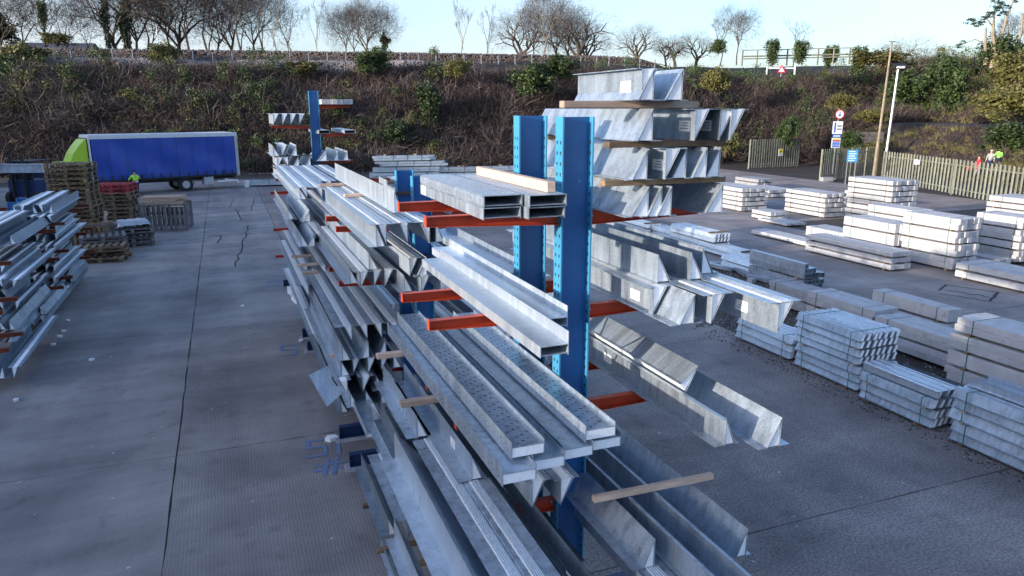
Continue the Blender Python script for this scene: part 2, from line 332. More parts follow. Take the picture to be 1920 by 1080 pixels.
yard = bpy.data.objects.new('ground', None); COL.objects.link(yard); yard['kind'] = 'structure'
g = MB(); g.v = [(-60, -40, -0.03), (46, -40, -0.03), (46, 68, -0.03), (-60, 68, -0.03)]; g.f = [(0, 1, 2, 3)]
ob('gravel_bed', g.mesh('gravel_bed', 'gravel'), yard)
def slab(x0, x1, y0, y1, m, z=0.0):
    g = MB(); j = 0.012; pts = []
    def edge(ax, ay, bx, by, k):
        for i in range(k):
            t = i/k; nx = -(by-ay); ny = bx-ax; l = math.hypot(nx, ny); o = rnd.uniform(-j, j) if i else 0
            pts.append((ax+(bx-ax)*t+nx/l*o, ay+(by-ay)*t+ny/l*o))
    gp = 0.012
    x0 += gp; x1 -= gp; y0 += gp; y1 -= gp; k = 14
    edge(x0, y0, x1, y0, k); edge(x1, y0, x1, y1, k); edge(x1, y1, x0, y1, k); edge(x0, y1, x0, y0, k)
    g.prism_z(pts, -0.1, z+rnd.uniform(-0.002, 0.002))
    ob('concrete_slab' if m != 'tarmac' else 'asphalt_slab', g.mesh('slab', m), yard)
YL = [-3.1, 4.85, 12.82, 20.7, 28.85, 36.8, 44.7, 52.6, 66]
for xi, (x0, x1) in enumerate([(-17.0, -9.1), (-9.1, -1.21), (-1.21, 2.1)]):
    for i in range(len(YL)-1):
        slab(x0, x1, YL[i], YL[i+1], 'slabg' if (x0 == -1.21 and i in (0, 1, 2)) or (x0 == -9.1 and i == 6) else 'slab')
YR = [-8, -0.4, 7.33, 15.05, 22.7, 30.4, 38.1, 45.8, 53.5, 61]
for i in range(len(YR)-1):
    slab(2.1, 12.3, YR[i], YR[i+1]-(0.0), 'tarmac')
    if i >= 4: slab(12.3, 17.2, YR[i], YR[i+1], 'slab')
    slab(17.2, 26.2, YR[i]-0.7, YR[i+1]-0.7, 'slab')
    if i >= 5: slab(26.2, 36.2, YR[i], YR[i+1], 'slab'); slab(36.2, 46.0, YR[i], YR[i+1], 'tarmac')
# cracks and repair strips on the slabs, real slivers just above the surface
def ribbon(name, pts, w, m, z=0.006, kind='stuff'):
    g = MB()
    for (a, b) in zip(pts, pts[1:]):
        d = Vector((b[0]-a[0], b[1]-a[1])); 
        if d.length < 1e-5: continue
        nrm = Vector((-d.y, d.x)).normalized()*w/2; o = len(g.v)
        g.v += [(a[0]-nrm.x, a[1]-nrm.y, z), (b[0]-nrm.x, b[1]-nrm.y, z), (b[0]+nrm.x, b[1]+nrm.y, z), (a[0]+nrm.x, a[1]+nrm.y, z)]; g.f.append((o, o+1, o+2, o+3))
    return ob(name, g.mesh(name, m), yard, kind=kind)
def crack(px0, px1, n=14, w=0.03, wob=0.06):
    a = at_z(*px0); b = at_z(*px1); pts = []
    for i in range(n+1):
        t = i/n; p = a.lerp(b, t); pts.append((p.x+rnd.uniform(-wob, wob), p.y+rnd.uniform(-wob, wob)))
    ribbon('ground_crack', pts, w, 'soil')
crack((440, 500), (467, 422), w=0.06); crack((452, 412), (443, 392), w=0.07); crack((352, 452), (415, 442), w=0.05)
crack((415, 442), (408, 456), w=0.06); crack((470, 395), (478, 372), w=0.05); crack((430, 390), (440, 372), w=0.04)
crack((1760, 545), (1775, 534), w=.07, wob=.02); crack((1758, 550), (1855, 565), w=.05); crack((1855, 565), (1872, 548), w=.09, wob=.02); crack((1775, 534), (1868, 548), w=.05, wob=.02); crack((1782, 545), (1850, 556), w=.05, wob=.08)
# blue spray marks
def spray(px, py, strokes, s=0.32):
    c = at_z(px, py); g = MB()
    for (x0, y0, x1, y1) in strokes:
        a = Vector((x0, y0))*s; b = Vector((x1, y1))*s; d = (b-a).normalized(); nr = Vector((-d.y, d.x))*0.035
        pts = [a-nr-d*0.03, b-nr+d*0.03, b+nr+d*0.03, a+nr-d*0.03]; o = len(g.v); g.v += [(p.x, p.y, .0004*o/4) for p in pts]; g.f.append((o, o+1, o+2, o+3))
    ob('spray_mark', g.mesh('spray', 'spray'), yard, loc=(c.x, c.y, 0.0065), rot=(0, 0, -0.1), kind='stuff')
five = [(1,2,0,2),(0,2,0,1.1),(0,1.1,.9,1.1),(.9,1.1,.9,.1),(.9,.1,0,0)]; one = [(1.6,2,1.6,0)]
spray(578, 858, five+one); spray(598, 892, [(-.2,.5,1.4,.7),(-.2,1.1,1.4,1.3),(.3,0,.5,1.8),(.8,0,1,1.8)], .3)
spray(526, 668, five+one, .4); spray(502, 537, five+one, .42); spray(1390, 640, [(0,0,1,.2),(1,.2,1.2,1)], .4)

# warehouse out of view, made up to lay its long shadow over the concrete
wh = thing('sunblocker', 'made-up grey metal warehouse along the left side of the yard', 'light blocker', (-28, -45, 0))
ob('wall', MB().box(-16, 0, 0, 112, 0, 8.2).mesh('wall', 'alu'), wh); ob('roof', fixn(MB().prism([(-16.4, 8.201), (.4, 8.201), (.4, 8.7), (-8, 10.1), (-16.4, 8.7)], -.4, 112.4).mesh('roof', 'slate')), wh)
for i in range(5): ob('roller_door', MB().box(.001, .06, 8+i*22, 13+i*22, .02, 5).mesh('roller_door', 'blue'), wh)
# ------------------------------------------------------------------ lintels
T = 0.006
def prof_T(h, w, fl, fr, tf):
    return [(-fl, 0), (0, 0), (0, h), (w, 0), (w+fr, 0)]
def mk_T(h, w, fl, fr, tf, L, mat_='galv'):
    def f():
        g = MB().strip([(-fl, T/2), (0, T/2), (0, h-T/2), (w, T/2), (w+fr, T/2)], T, 0, L)
        if tf: g.box(-tf, 0.0, 0.001, L-0.001, h-T-0.001, h-0.001)
        return fixn(g.mesh('steel_shell', mat_))
    def e():
        g = MB().prism([(T, T+.001), (w-T*2.5, T+.001), (T, h-T*3.5)], 0.008, L-0.008); return g.mesh('foam_core', 'foam')
    def r():
        g = MB().box(0.006, w-0.006, 0.0, L, -0.004, 0.0005)
        return g.mesh('ribbed_base', 'rib')
    def r2():
        g = MB(); n = 4
        for i in range(n):
            x = 0.012+(w-0.024)*(i+0.5)/n; q_ = (w-0.024)/n*.07; g.prism([(x-q_, -0.0035), (x+q_, -0.0035), (x+q_*.8, -0.010), (x-q_*.8, -0.010)], 0.002, L-0.002)
        return fixn(g.mesh('rib', 'galv'))
    k = ('T', h, w, fl, fr, tf, L, mat_)
    return cached(k+('s',), f), cached(k+('f',), e), cached(k+('r',), r), cached(k+('q',), r2)
def sticker(parent, x, y, z, w=0.16, h=0.09, rot=(0, 0, 0), lines=3):
    def f():
        return MB().box(-0.001, 0.001, -w/2, w/2, -h/2, h/2).mesh('label_sticker', 'paper')
    def q():
        g = MB()
        for i in range(lines): g.box(-0.0022, 0.0022, -w*0.38, w*(0.1+0.25*((i*7)%3)/2), h*(0.28-0.25*i)-h*0.04, h*(0.28-0.25*i)+h*0.04)
        return g.mesh('printed_lines', 'ink')
    s = ob('label_sticker', cached(('st', w, h), f), parent, (x, y, z), rot)
    ob('printed_lines', cached(('stl', w, h, lines), q), s)
    return s
def lintel(x, y0, y1, z, label, fx=False, fz=False, h=0.25, w=0.13, fl=0.06, fr=0.06, tf=0.0, m='galv', ribs=False, rot=0.0, group=None, tilt=0.0, stick=None):
    """combined cavity lintel: upright sheet, sloping sheet, flanges, white foam core. x = upright sheet"""
    L = round(y1-y0, 2)
    me = mk_T(h, w, fl, fr, tf, L, m)
    o = thing('steel_lintel', label, 'lintel', (x, y0, z), group=group, rot=(tilt, rot, 0))
    S_ = Matrix.Diagonal((-1 if fx else 1, 1, -1 if fz else 1, 1)); S_.translation = Vector((0, 0, h if fz else 0))
    for nm, k in (('steel_shell', 0), ('foam_core', 1)):
        c = ob(nm, me[k], o); c.matrix_local = S_
    if ribs:
        c = ob('ribbed_base', me[2], o); c.matrix_local = S_
        d = ob('rib', me[3], c); d['kind'] = 'stuff'
    if stick: sticker(o, (-0.005), stick, h*0.45)
    return o

# numbered label makers -----------------------------------------------------------
def row(place, items, z, y0, y1, h=0.25, m='galv', w=0.13, ribs=True, grp=None, jit=0.05, **kw):
    """items: list of (px, orientation[, dict]) ; orientation U upright, UF upright flipped, I inverted, IF inverted flipped"""
    for i, it in enumerate(items):
        px, o_ = it[0], it[1]; e = dict(it[2]) if len(it) > 2 else {}
        ya = e.pop('y0', y0)+rnd.uniform(-jit, jit); yb = e.pop('y1', y1); zz = e.pop('z', z)
        x = px if px < 30 else xw(px, ya, zz+h/2)
        inv = 'I' in o_; fx = 'F' in o_
        look = {'U': 'upright', 'UF': 'right-leaning upright', 'I': 'upturned', 'IF': 'right-leaning upturned'}[o_]
        a = dict(fx=fx, fz=inv, h=h, w=w, m=m, ribs=ribs and inv); a.update(kw); a.update(e)
        lintel(x, ya, yb, zz, f'{look} foam-cored lintel, {ORD[i]} from left, {place}', group=grp, **a)

G1 = 'galvanised lintels on the right arms of the near rack'
P = 'on top row of right rack stack'
row(P, [(1204, 'I', dict(w=.13, stick=.25)), (1226, 'UF'), (1280, 'UF', dict(w=.15))], 5.865, 5.2, 6.35, h=.245, ribs=False, grp=G1, jit=.02)
P = 'in row under the top timber of right stack'
row(P, [(1224, 'UF'), (1304, 'I', dict(stick=.15)), (1351, 'I', dict(stick=.2, m='galv_dull')), (1371, 'I')], 5.545, 5.2, 7.35, h=.255, ribs=False, grp=G1, jit=.015, fl=.09, fr=.04)
P = 'in middle row of right rack stack'
row(P, [(1214, 'UF'), (1249, 'I', dict(stick=.12)), (1287, 'UF'), (1325, 'UF'), (1350, 'UF')], 5.235, 5.2, 7.6, h=.25, ribs=False, grp=G1, jit=.015)
P = 'in row lying on the orange arms at right'
row(P, [(1216, 'UF', dict(w=.15)), (1241, 'UF'), (1259, 'UF'), (1355, 'UF', dict(w=.16))], 4.93, 5.2, 7.6, h=.245, ribs=False, grp=G1, jit=.02)
def timber(px0, px1, Y, z0, z1, label, m='timber', dy=0.09, name='timber_bearer', xx=None, grp='timber bearers between steel layers', ang=0.0):
    if xx: x0, x1 = xx
    else: x0 = xw(px0, Y, (z0+z1)/2); x1 = xw(px1, Y, (z0+z1)/2)
    L = round(x1-x0, 2); hh = round(z1-z0, 3)
    o = ob(name, cached(('tb', L, hh, dy, m), lambda: MB().box(0, L, -dy/2, dy/2, 0, hh).mesh(name, m)), None, (x0, Y, z0), (0, 0, ang))
    bv = o.modifiers.new('bevel', 'BEVEL'); bv.width = 0.004; bv.segments = 1
    return tag(o, label, 'timber', grp)
timber(1053, 1306, 5.45, 5.807, 5.862, 'long brown timber under the two topmost lintels of right stack')
timber(1137, 1355, 5.35, 5.492, 5.542, 'brown timber bearer, second down in right stack, beside blue post', 'timber_old')
timber(1129, 1355, 5.35, 5.182, 5.232, 'brown timber bearer, third down in right stack, above the orange arm', 'timber_old')
timber(1024, 1060, 7.1, 5.492, 5.542, 'timber end showing between the two tall blue posts', 'timber_old')

G2 = 'galvanised lintels on the second right arms of the near rack'
row('in upper row on second right arms', [(1234, 'U'), (1296, 'U'), (1317, 'U', dict(y0=5.5))], 4.315, 5.35, 8.6, h=.25, ribs=False, grp=G2, jit=.02, fl=.05, fr=.06)
row('in lower row on second right arms', [(1225, 'I', dict(stick=.3, y0=5.25)), (1302, 'UF', dict(y0=4.9)), (1335, 'I', dict(y0=4.85, ribs=True, w=.12)), (1460, 'I', dict(y0=4.44, ribs=True, w=.14, stick=.45, fr=.08))], 4.06, 5.2, 8.6, h=.25, ribs=False, grp=G2, jit=.0, fl=.09, fr=.09)
G3 = 'galvanised lintels on the third right arms of the near rack'
lintel(3.62, 4.5, 8.9, 3.12, 'long upright lintel resting at left on the third right arms', h=.235, w=.10, fl=.10, fr=.04, tf=.035, group=G3, m='galv', stick=2.0)
lintel(4.03, 4.33, 8.9, 3.12, 'long upright lintel at far right on the third right arms', fx=True, h=.25, w=.12, fl=.10, fr=.09, tf=0.0, group=G3).rotation_euler = (0, 0, 0)
lintel(3.60, 5.15, 8.6, 3.42, 'lintel lying tilted on its slope between two long upright lintels', h=.24, w=.11, fl=.02, fr=.02, rot=R(52), group=G3)
G4 = 'galvanised lintels on the lowest right arms of the near rack'
lintel(3.00, 4.5, 8.5, 2.15, 'upright lintel nearest the blue post under the pale timber', fx=True, h=.25, w=.10, fl=.05, fr=.10, tf=0, group=G4)
for (px, py, k) in ((1335, 1075, 'second'), (1408, 1078, 'third')):
    p = at_z(px, py, 2.40); lintel(p.x, 3.6, 8.5, 2.15, f'{k} upright lintel from the blue post under the pale timber', h=.25, w=.10, fl=.05, fr=.05, tf=.03, group=G4)
lintel(3.80, 4.35, 8.5, 2.15, 'outermost upright lintel under the right end of the pale timber', fx=True, h=.25, w=.10, fl=.05, fr=.05, tf=0, group=G4)
lintel(2.92, 4.2, 8.0, 1.90, 'upturned lintel with small white sticker under the right-hand group', fz=True, h=.245, w=.12, ribs=True, stick=.35, group=G4)
lintel(3.25, 4.3, 8.0, 1.90, 'upturned lintel with ribbed top beside foot of near blue post', fz=True, h=.245, w=.12, ribs=True, group=G4)
lintel(3.6, 4.6, 8.0, 1.90, 'shaded upturned lintel low under the right-hand group', fz=True, h=.245, w=.12, ribs=True, group=G4)
timber(1112, 1333, 5.2, 2.405, 2.46, 'pale pink timber laid across the lowest right lintels', dy=.06, ang=-0.02)

# ---- box and tray sections
def box_open(w, h, L, m, mid=None, lip=0.0):
    def f():
        g = MB(); t = T
        g.box(0, w, 0, L, h-t, h); g.box(0, t, 0, L, 0, h-t-.0005); g.box(w-t, w, 0, L, 0, h-t-.0005)
        g.box(t, w-t, 0.002, L-.002, 0.012, 0.012+t)
        if lip: g.box(w-t, w, 0, L, h+.0005, h+lip)
        return g.mesh('steel_shell', m)
    return cached(('bo', w, h, L, m, lip), f)
def treads(w, L, nx):
    def f():
        g = MB(); ny = int(L/0.05)
        for j in range(ny):
            for i in range(nx):
                x = 0.018+(w-0.036)*(i+.5)/nx; y = 0.03+j*0.05; s = 1 if i % 2 else 1
                a = 0.011; o = len(g.v); g.v += [(x-a-.002, y-.012, .005), (x-a+.006, y-.016, .005), (x+a+.002, y+.012, .005), (x+a-.006, y+.016, .005), (x-a-.004, y-.014, 0), (x-a+.008, y-.018, 0), (x+a+.004, y+.014, 0), (x+a-.008, y+.018, 0)]; g.f += [(o, o+1, o+2, o+3), (o, o+4, o+5, o+1), (o+1, o+5, o+6, o+2), (o+2, o+6, o+7, o+3), (o+3, o+7, o+4, o)]
        return g.mesh('raised_tread', 'galv_new')
    return cached(('tr', w, L, nx), f)
GB = 'box lintels on the topmost left arms of the near rack'
for i, (x, y0) in enumerate(((1.87, 5.42), (2.215, 5.32))):
    side = ('left-hand', 'right-hand')[i]
    for k in range(2):
        o = thing('box_lintel', f'{side} chequered box lintel, {("lower","upper")[k]} of its pair on the topmost orange arm', 'lintel', (x+(-.006 if k == 0 else 0), y0, 4.945+k*0.097), group=GB)
        ob('steel_shell', box_open(.325 if k else .318, .095, 2.0, 'galv'), o)
        if k: 
            ob('raised_tread', treads(.325, 2.0, 8), o, (0, 0, .0955), kind='stuff')
            if i == 0: ob('side_tread', treads(.095, 2.0, 3), o, (-.0005, 0, .0), (0, R(-90), 0), kind='stuff')
        if k == 0: sticker(o, -.002, 1.85, .05)
o = ob('timber_bearer', MB().box(0, .075, 0, 1.75, 0, .085).mesh('timber_bearer', 'timber'), None, (2.41, 5.42, 5.142), (0, 0, R(0.5)))
bv = o.modifiers.new('bevel', 'BEVEL'); bv.width = .004; tag(o, 'thick pale timber lying lengthwise on the chequered box lintels', 'timber')
# flanged box lintels on the second arms
GF = 'flanged box lintels on the second left arms of the near rack'
for i, (x, y0, y1) in enumerate(((1.99, 4.56, 7.95), (2.285, 5.2, 8.6), (2.62, 6.9, 9.9))):
    o = thing('box_lintel', 'smooth flanged box lintel, '+('nearest camera, on second orange arms', 'behind the nearest one, reaching the near blue post', 'farthest right, passing behind the tall blue posts')[i], 'lintel', (x, y0, 4.06), group=GF)
    ob('steel_shell', box_open(.225, .085, round(y1-y0, 2), 'galv_new' if i < 2 else 'galv', lip=.095), o)
# dimpled trays
def tray_meshes(w, h, L):
    def a():
        g = MB(); t = T
        g.box(0, t, 0, L, -.015, h); g.box(w-t, w, 0, L, .0, h-.008)
        g.box(t, w-t, 0, L, h-.046, h-.040); return g.mesh('steel_shell', 'galv')
    def b(): return MB().box(t2, w-t2, .004, L-.004, .002, h-.0465).mesh('foam_core', 'foam')
    t2 = T+.001
    def c():
        g = MB(); n = int(L/0.105)
        for j in range(n):
            for i in range(3):
                x = w*(.30+.2*i)+(0.02 if j % 2 else -0.01); y = .05+j*.105+i*.03; g.box(x-.012, x+.012, y-.0028, y+.0028, h-.0395, h-.0375)
        return g.mesh('slot', 'hole')
    def d():
        g = MB(); n = int(L/0.11)
        for j in range(n): 
            for zz in (.035, .07): g.box(-.002, .0005, .04+j*.11+zz, .048+j*.11+zz, zz-.003, zz+.004)
        return g.mesh('punched_hole', 'hole')
    k = ('tray', w, h, L); return cached(k+(1,), a), cached(k+(2,), b), cached(k+(3,), c), cached(k+(4,), d)
GT = 'foam filled tray lintels on the third left arms of the near rack'
def tray(x, y0, y1, z, label, w=.265, h=.125, slots=True):
    o = thing('tray_lintel', label, 'lintel', (x, y0, z), group=GT); me = tray_meshes(w, h, round(y1-y0, 2))
    ob('steel_shell', me[0], o); ob('foam_core', me[1], o)
    if slots: ob('slot', me[2], o, kind='stuff')
    ob('punched_hole', me[3], o, kind='stuff'); return o
tray(1.78, 4.59, 8.4, 3.30, 'dimpled tray lintel with white foam end, upper left of the pile')
tray(2.42, 4.66, 8.2, 3.30, 'dimpled tray lintel with white foam end, upper right of the pile')
for i, (x, y) in enumerate(((1.655, 4.45), (1.935, 4.56), (2.215, 4.64), (2.495, 4.70))):
    tray(x, y, 8.4-.2*(i % 2), 3.18, f'lower tray lintel with foam end, {ORD[i]} from left under the dimpled trays', slots=False)
timber(706, 790, 7.7, 3.11, 3.165, 'pale timber end sticking out left beneath the trays, farther one', dy=.08)
timber(750, 840, 6.28, 3.11, 3.165, 'pale timber end sticking out left beneath the trays, nearer one', dy=.08)

# left side, level 2 (z 2.15) near the camera: long lintels running under the camera
G5 = 'long lintels on the low left arms of the near rack'
p = at_z(922, 1080, 2.40)
lintel(p.x+.11, 3.3, 7.0, 2.15, 'long upturned lintel with bright ribbed stripe, left one of two nearest camera', fz=True, h=.25, w=.10, fl=.12, fr=.05, ribs=True, group=G5)
p2 = at_z(995, 1080, 2.404)
lintel(p2.x, 3.3, 5.95, 2.156, 'long upturned lintel with bright ribbed stripe, right one of two nearest camera', fz=True, h=.25, w=.10, fl=.04, fr=.11, ribs=True, group=G5)
p = at_z(885, 1080, 2.44)
lintel(p.x, 3.4, 7.2, 2.13, 'long upright lintel with pale left face at the lower left of the pile', h=.31, w=.26, fl=.17, fr=.02, group=G5, tf=.0, m='galv_new')
p = at_z(885, 900, 2.42)
lintel(p.x, p.y, 8.7, 2.415, 'upright lintel with wide left flange ending above the striped lintels', h=.25, w=.11, fl=.14, fr=.04, group=G5, stick=.6)
p = at_z(783, 820, 2.42)
lintel(p.x, p.y, 8.8, 2.415, 'upright lintel ending under the pale timbers', h=.24, w=.11, fl=.12, fr=.04, group=G5)
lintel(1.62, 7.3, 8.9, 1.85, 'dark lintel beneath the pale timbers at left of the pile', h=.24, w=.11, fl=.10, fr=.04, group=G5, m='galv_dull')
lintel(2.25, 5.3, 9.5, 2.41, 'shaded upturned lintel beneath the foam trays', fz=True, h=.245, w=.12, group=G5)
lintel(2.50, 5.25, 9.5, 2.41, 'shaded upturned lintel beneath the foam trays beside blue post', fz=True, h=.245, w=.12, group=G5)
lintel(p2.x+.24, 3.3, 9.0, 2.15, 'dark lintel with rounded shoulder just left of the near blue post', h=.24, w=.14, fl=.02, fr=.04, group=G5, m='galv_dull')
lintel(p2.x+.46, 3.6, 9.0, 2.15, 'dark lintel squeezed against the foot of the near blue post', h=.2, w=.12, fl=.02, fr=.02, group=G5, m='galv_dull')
# level 1.3
G6 = 'lintels on the bottom left arms of the near rack'
lintel(1.50, 6.95, 8.6, 1.30, 'short upturned lintel with ribbed end at the lower left', fz=True, h=.22, w=.075, fl=.13, fr=.03, ribs=True, group=G6)
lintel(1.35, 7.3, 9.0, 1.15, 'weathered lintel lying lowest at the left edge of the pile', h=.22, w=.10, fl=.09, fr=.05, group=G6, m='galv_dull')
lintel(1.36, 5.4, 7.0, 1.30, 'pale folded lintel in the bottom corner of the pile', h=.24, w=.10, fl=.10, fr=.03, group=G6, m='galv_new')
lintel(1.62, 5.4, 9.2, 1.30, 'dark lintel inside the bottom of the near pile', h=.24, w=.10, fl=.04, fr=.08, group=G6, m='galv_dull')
for k, (px, py, z) in enumerate(((680, 953, 1.02), (706, 1037, 1.02), (735, 1072, .98))):
    p = at_z(px, py, z); timber(0, 0, p.y, z, z+.05, ('short brown timber end low at left, farther one', 'short brown timber end low at left, nearer one', 'brown timber end at bottom edge of the pile')[k], 'timber_old', dy=.06, xx=(p.x, p.x+.5))
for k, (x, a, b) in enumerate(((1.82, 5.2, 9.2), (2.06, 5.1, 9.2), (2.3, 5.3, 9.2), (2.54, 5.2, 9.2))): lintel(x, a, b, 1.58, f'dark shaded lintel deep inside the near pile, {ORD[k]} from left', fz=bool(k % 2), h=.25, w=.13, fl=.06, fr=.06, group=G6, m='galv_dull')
lintel(1.62, 6.9, 9.5, 1.56, 'shaded lintel above the short ribbed one', h=.24, w=.12, fl=.1, fr=.08, group=G6, m='galv')
o = lintel(1.28, 6.2, 7.4, .95, 'pale lintel lying almost hidden beneath the bottom corner', h=.12, w=.12, fl=.03, fr=.03, group=G6)

# ---- pair C/D on the left: levels 4.06, 3.18, 1.32
G7 = 'lintels on the left arms of the middle rack bay'
row('in top row of middle bay', [(706, 'U', dict(h=.29)), (725, 'IF', dict(y0=9.3)), (765, 'IF', dict(y0=9.3)), (806, 'IF', dict(y0=9.3)), (817, 'U', dict(y0=9.3))], 4.07, 9.25, 14.3, h=.29, w=.11, grp=G7, jit=.03, fl=.10, fr=.10)
lintel(xw(738, 9.9, 4.6), 9.85, 15.5, 4.42, 'long upright lintel standing on two timbers above the middle bay', h=.30, w=.10, fl=.03, fr=.05, group=G7, m='galv_new')
for k, (a, b, Y) in enumerate(((598, 668, 14.3), (645, 700, 12.4))):
    timber(a, b, Y, 4.37, 4.42, ('farther', 'nearer')[k]+' brown timber under the long upright lintel, left half', 'timber', dy=.08)
for k, (a, b, Y) in enumerate(((728, 752, 14.3), (742, 778, 12.4))):
    timber(a, b, Y, 4.37, 4.42, ('farther', 'nearer')[k]+' brown timber right of the long upright lintel by blue posts', 'timber_old', dy=.08)
row('in second row of middle bay', [(692, 'U'), (768, 'I', dict(w=.12, y0=10.0)), (800, 'UF', dict(y0=10.0))], 3.475, 10.6, 15, h=.26, grp=G7, m='galv', fl=.02)
row('in third row of middle bay', [(656, 'U', dict(ribs=False)), (676, 'I', dict(y0=10.6)), (701, 'I', dict(y0=10.6)), (722, 'I', dict(y0=10.6)), (758, 'U', dict(y0=10.1)), (790, 'I', dict(y0=10.0)), (830, 'I', dict(y0=9.9))], 3.22, 10.95, 15.2, h=.25, w=.12, grp=G7, jit=.04, fl=.09, fr=.05)
row('in upper pile row below red arm', [(660, 'IF', dict(fr=.14)), (689, 'IF'), (716, 'IF'), (745, 'IF')], 2.33, 10.85, 16.6, h=.25, w=.115, grp=G7, jit=.02, fl=.10, fr=.07)
row('in second pile row below red arm', [(642, 'U'), (692, 'UF'), (724, 'UF'), (752, 'I')], 2.08, 10.75, 15.5, h=.25, w=.12, grp=G7, jit=.03, ribs=False)
row('in third pile row below red arm', [(640, 'U'), (662, 'I'), (690, 'I'), (715, 'I'), (738, 'U')], 1.82, 10.8, 15.0, h=.25, w=.12, grp=G7, jit=.05, ribs=True)
row('in fourth pile row below red arm', [(652, 'IF'), (680, 'I'), (706, 'U'), (735, 'U')], 1.57, 10.6, 15.0, h=.25, w=.12, grp=G7, jit=.05, ribs=False)
row('in bottom pile row on low red arm', [(657, 'U'), (686, 'U'), (715, 'U'), (742, 'UF')], 1.31, 10.75, 15.0, h=.25, w=.12, grp=G7, jit=.08, ribs=False)
o = thing('tray_lintel', 'short dark channel lintel sticking out at lower left of pile', 'lintel', (1.53, 9.55, 1.32), group=G7)
me = tray_meshes(.235, .10, 1.9); ob('steel_shell', me[0], o); ob('foam_core', me[1], o)
# loose holed end plate pushed over an arm tip
def plate_hole():
    g = MB(); o_ = [(-.33, .02), (-.08, -.36), (.02, -.34), (.20, -.10), (.30, .10), (-.05, .26), (-.20, .24)]
    i_ = [(-.02, .03), (.09, -.07), (.10, -.03), (.02, .07)]
    # ring built from quads so the slot stays open
    ring = [(-.33, .02), (-.05, -.36), (.16, -.12), (.02, .26)]; hole = [(-.05, .02), (.03, -.09), (.09, -.07), (.01, .06)]
    o = len(g.v)
    for y in (0, .006):
        for p in ring+hole: g.v.append((p[0], y, p[1]))
    for i in range(4):
        j = (i+1) % 4; g.f += [(o+i, o+j, o+4+j, o+4+i), (o+8+i, o+12+i, o+12+j, o+8+j), (o+i, o+8+i, o+8+j, o+j), (o+4+i, o+4+j, o+12+j, o+12+i)]
    return fixn(g.mesh('steel_shell', 'galv'))
o = tag(ob('steel_plate', plate_hole(), None, (1.38, 11.55, 1.50), (R(-38), R(8), R(-15)), (1.3, 1, 1.3)), 'slotted steel plate hooked over a red arm tip at lower left', 'plate')
# other levels, mid bay right of columns
G8 = 'lintels on the right arms of the middle rack bay'
row('right of middle blue posts', [(3.25, 'I'), (3.50, 'U'), (3.80, 'I'), (4.05, 'I')], 3.22, 9.6, 15, h=.25, w=.12, grp=G8, ribs=False, jit=.3)
row('high right of middle blue posts', [(3.2, 'U', dict(y0=12.6)), (3.45, 'I', dict(y0=11.8)), (3.75, 'I', dict(y0=12.2))], 4.07, 12, 16.5, h=.25, w=.12, grp=G8, ribs=False, m='galv_new', jit=.1)
row('low right of middle blue posts', [(3.2, 'I'), (3.55, 'U'), (3.85, 'I')], 2.17, 10.2, 15, h=.25, w=.12, grp=G8, ribs=False, jit=.3)
# ---- third bay (17.7 / 18.9): levels 4.06, 3.13, 2.15, 1.3
G9 = 'lintels on the left arms of the far rack bay'
row('on top of the far bay', [(1.32, 'U', dict(z=4.07, fl=.1)), (1.46, 'IF', dict(z=4.08, h=.22)), (1.75, 'IF', dict(z=4.07)), (2.1, 'IF', dict(z=4.07, y0=16.2)), (2.4, 'I', dict(z=4.07, y0=16))], 4.07, 14.9, 21, h=.22, w=.12, grp=G9, jit=.02, fl=.12, fr=.12)
row('second tier of the far bay', [(1.27, 'U'), (1.52, 'UF', dict(w=.14)), (1.70, 'IF'), (1.95, 'I'), (2.2, 'I')], 3.16, 14.7, 20, h=.25, w=.13, grp=G9, jit=.12, m='galv', ribs=True)
row('above second tier of the far bay', [(1.20, 'U', dict(y0=16.8)), (1.62, 'UF', dict(y0=16.2)), (1.95, 'I', dict(y0=15.6))], 3.42, 16.5, 21, h=.25, w=.13, grp=G9, jit=.1, m='galv', ribs=False)
row('third tier of the far bay', [(1.33, 'IF', dict(fr=.1)), (1.48, 'U'), (1.75, 'UF'), (2.05, 'UF'), (2.35, 'I')], 2.17, 14.5, 20, h=.25, w=.12, grp=G9, jit=.1)
row('above third tier of the far bay', [(1.40, 'IF'), (1.75, 'IF'), (2.05, 'I')], 2.43, 15.2, 20, h=.25, w=.12, grp=G9, jit=.1)
row('fourth tier of the far bay', [(1.42, 'IF'), (1.62, 'UF'), (1.9, 'U'), (2.2, 'I'), (2.45, 'I')], 1.31, 14.0, 20.5, h=.25, w=.12, grp=G9, jit=.1)
row('at foot of the far bay', [(1.62, 'U'), (1.85, 'I'), (2.1, 'I'), (2.35, 'U')], .32, 12.9, 21, h=.25, w=.12, grp=G9, jit=.3, m='galv_dull')
row('at foot of the middle bay', [(2.05, 'I'), (2.3, 'U'), (2.55, 'I')], .32, 7.9, 12.6, h=.25, w=.12, grp=G9, jit=.3, m='galv_dull', ribs=False)
for k, (px, py, z) in enumerate(((547, 482, 2.70), (557, 498, 2.70), (567, 513, 2.70), (592, 618, 1.60), (618, 668, 1.9))):
    p = at_z(px, py, z); timber(0, 0, p.y, z-.02, z+.03, f'short timber spacer, {ORD[k]} going towards camera along left side of stacks', 'timber', dy=.08, xx=(p.x, p.x+(.42, .4, .3, .16, .16)[k]))
row('right of the far bay', [(3.2, 'U'), (3.45, 'I'), (3.8, 'I'), (4.1, 'U')], 3.16, 15.5, 21, h=.25, w=.12, grp='lintels on the right arms of the far rack bay', jit=.2, ribs=False)
row('low right of the far bay', [(3.2, 'I'), (3.6, 'U'), (3.95, 'I')], 1.31, 15.5, 21, h=.25, w=.12, grp='lintels on the right arms of the far rack bay', jit=.2, ribs=False)
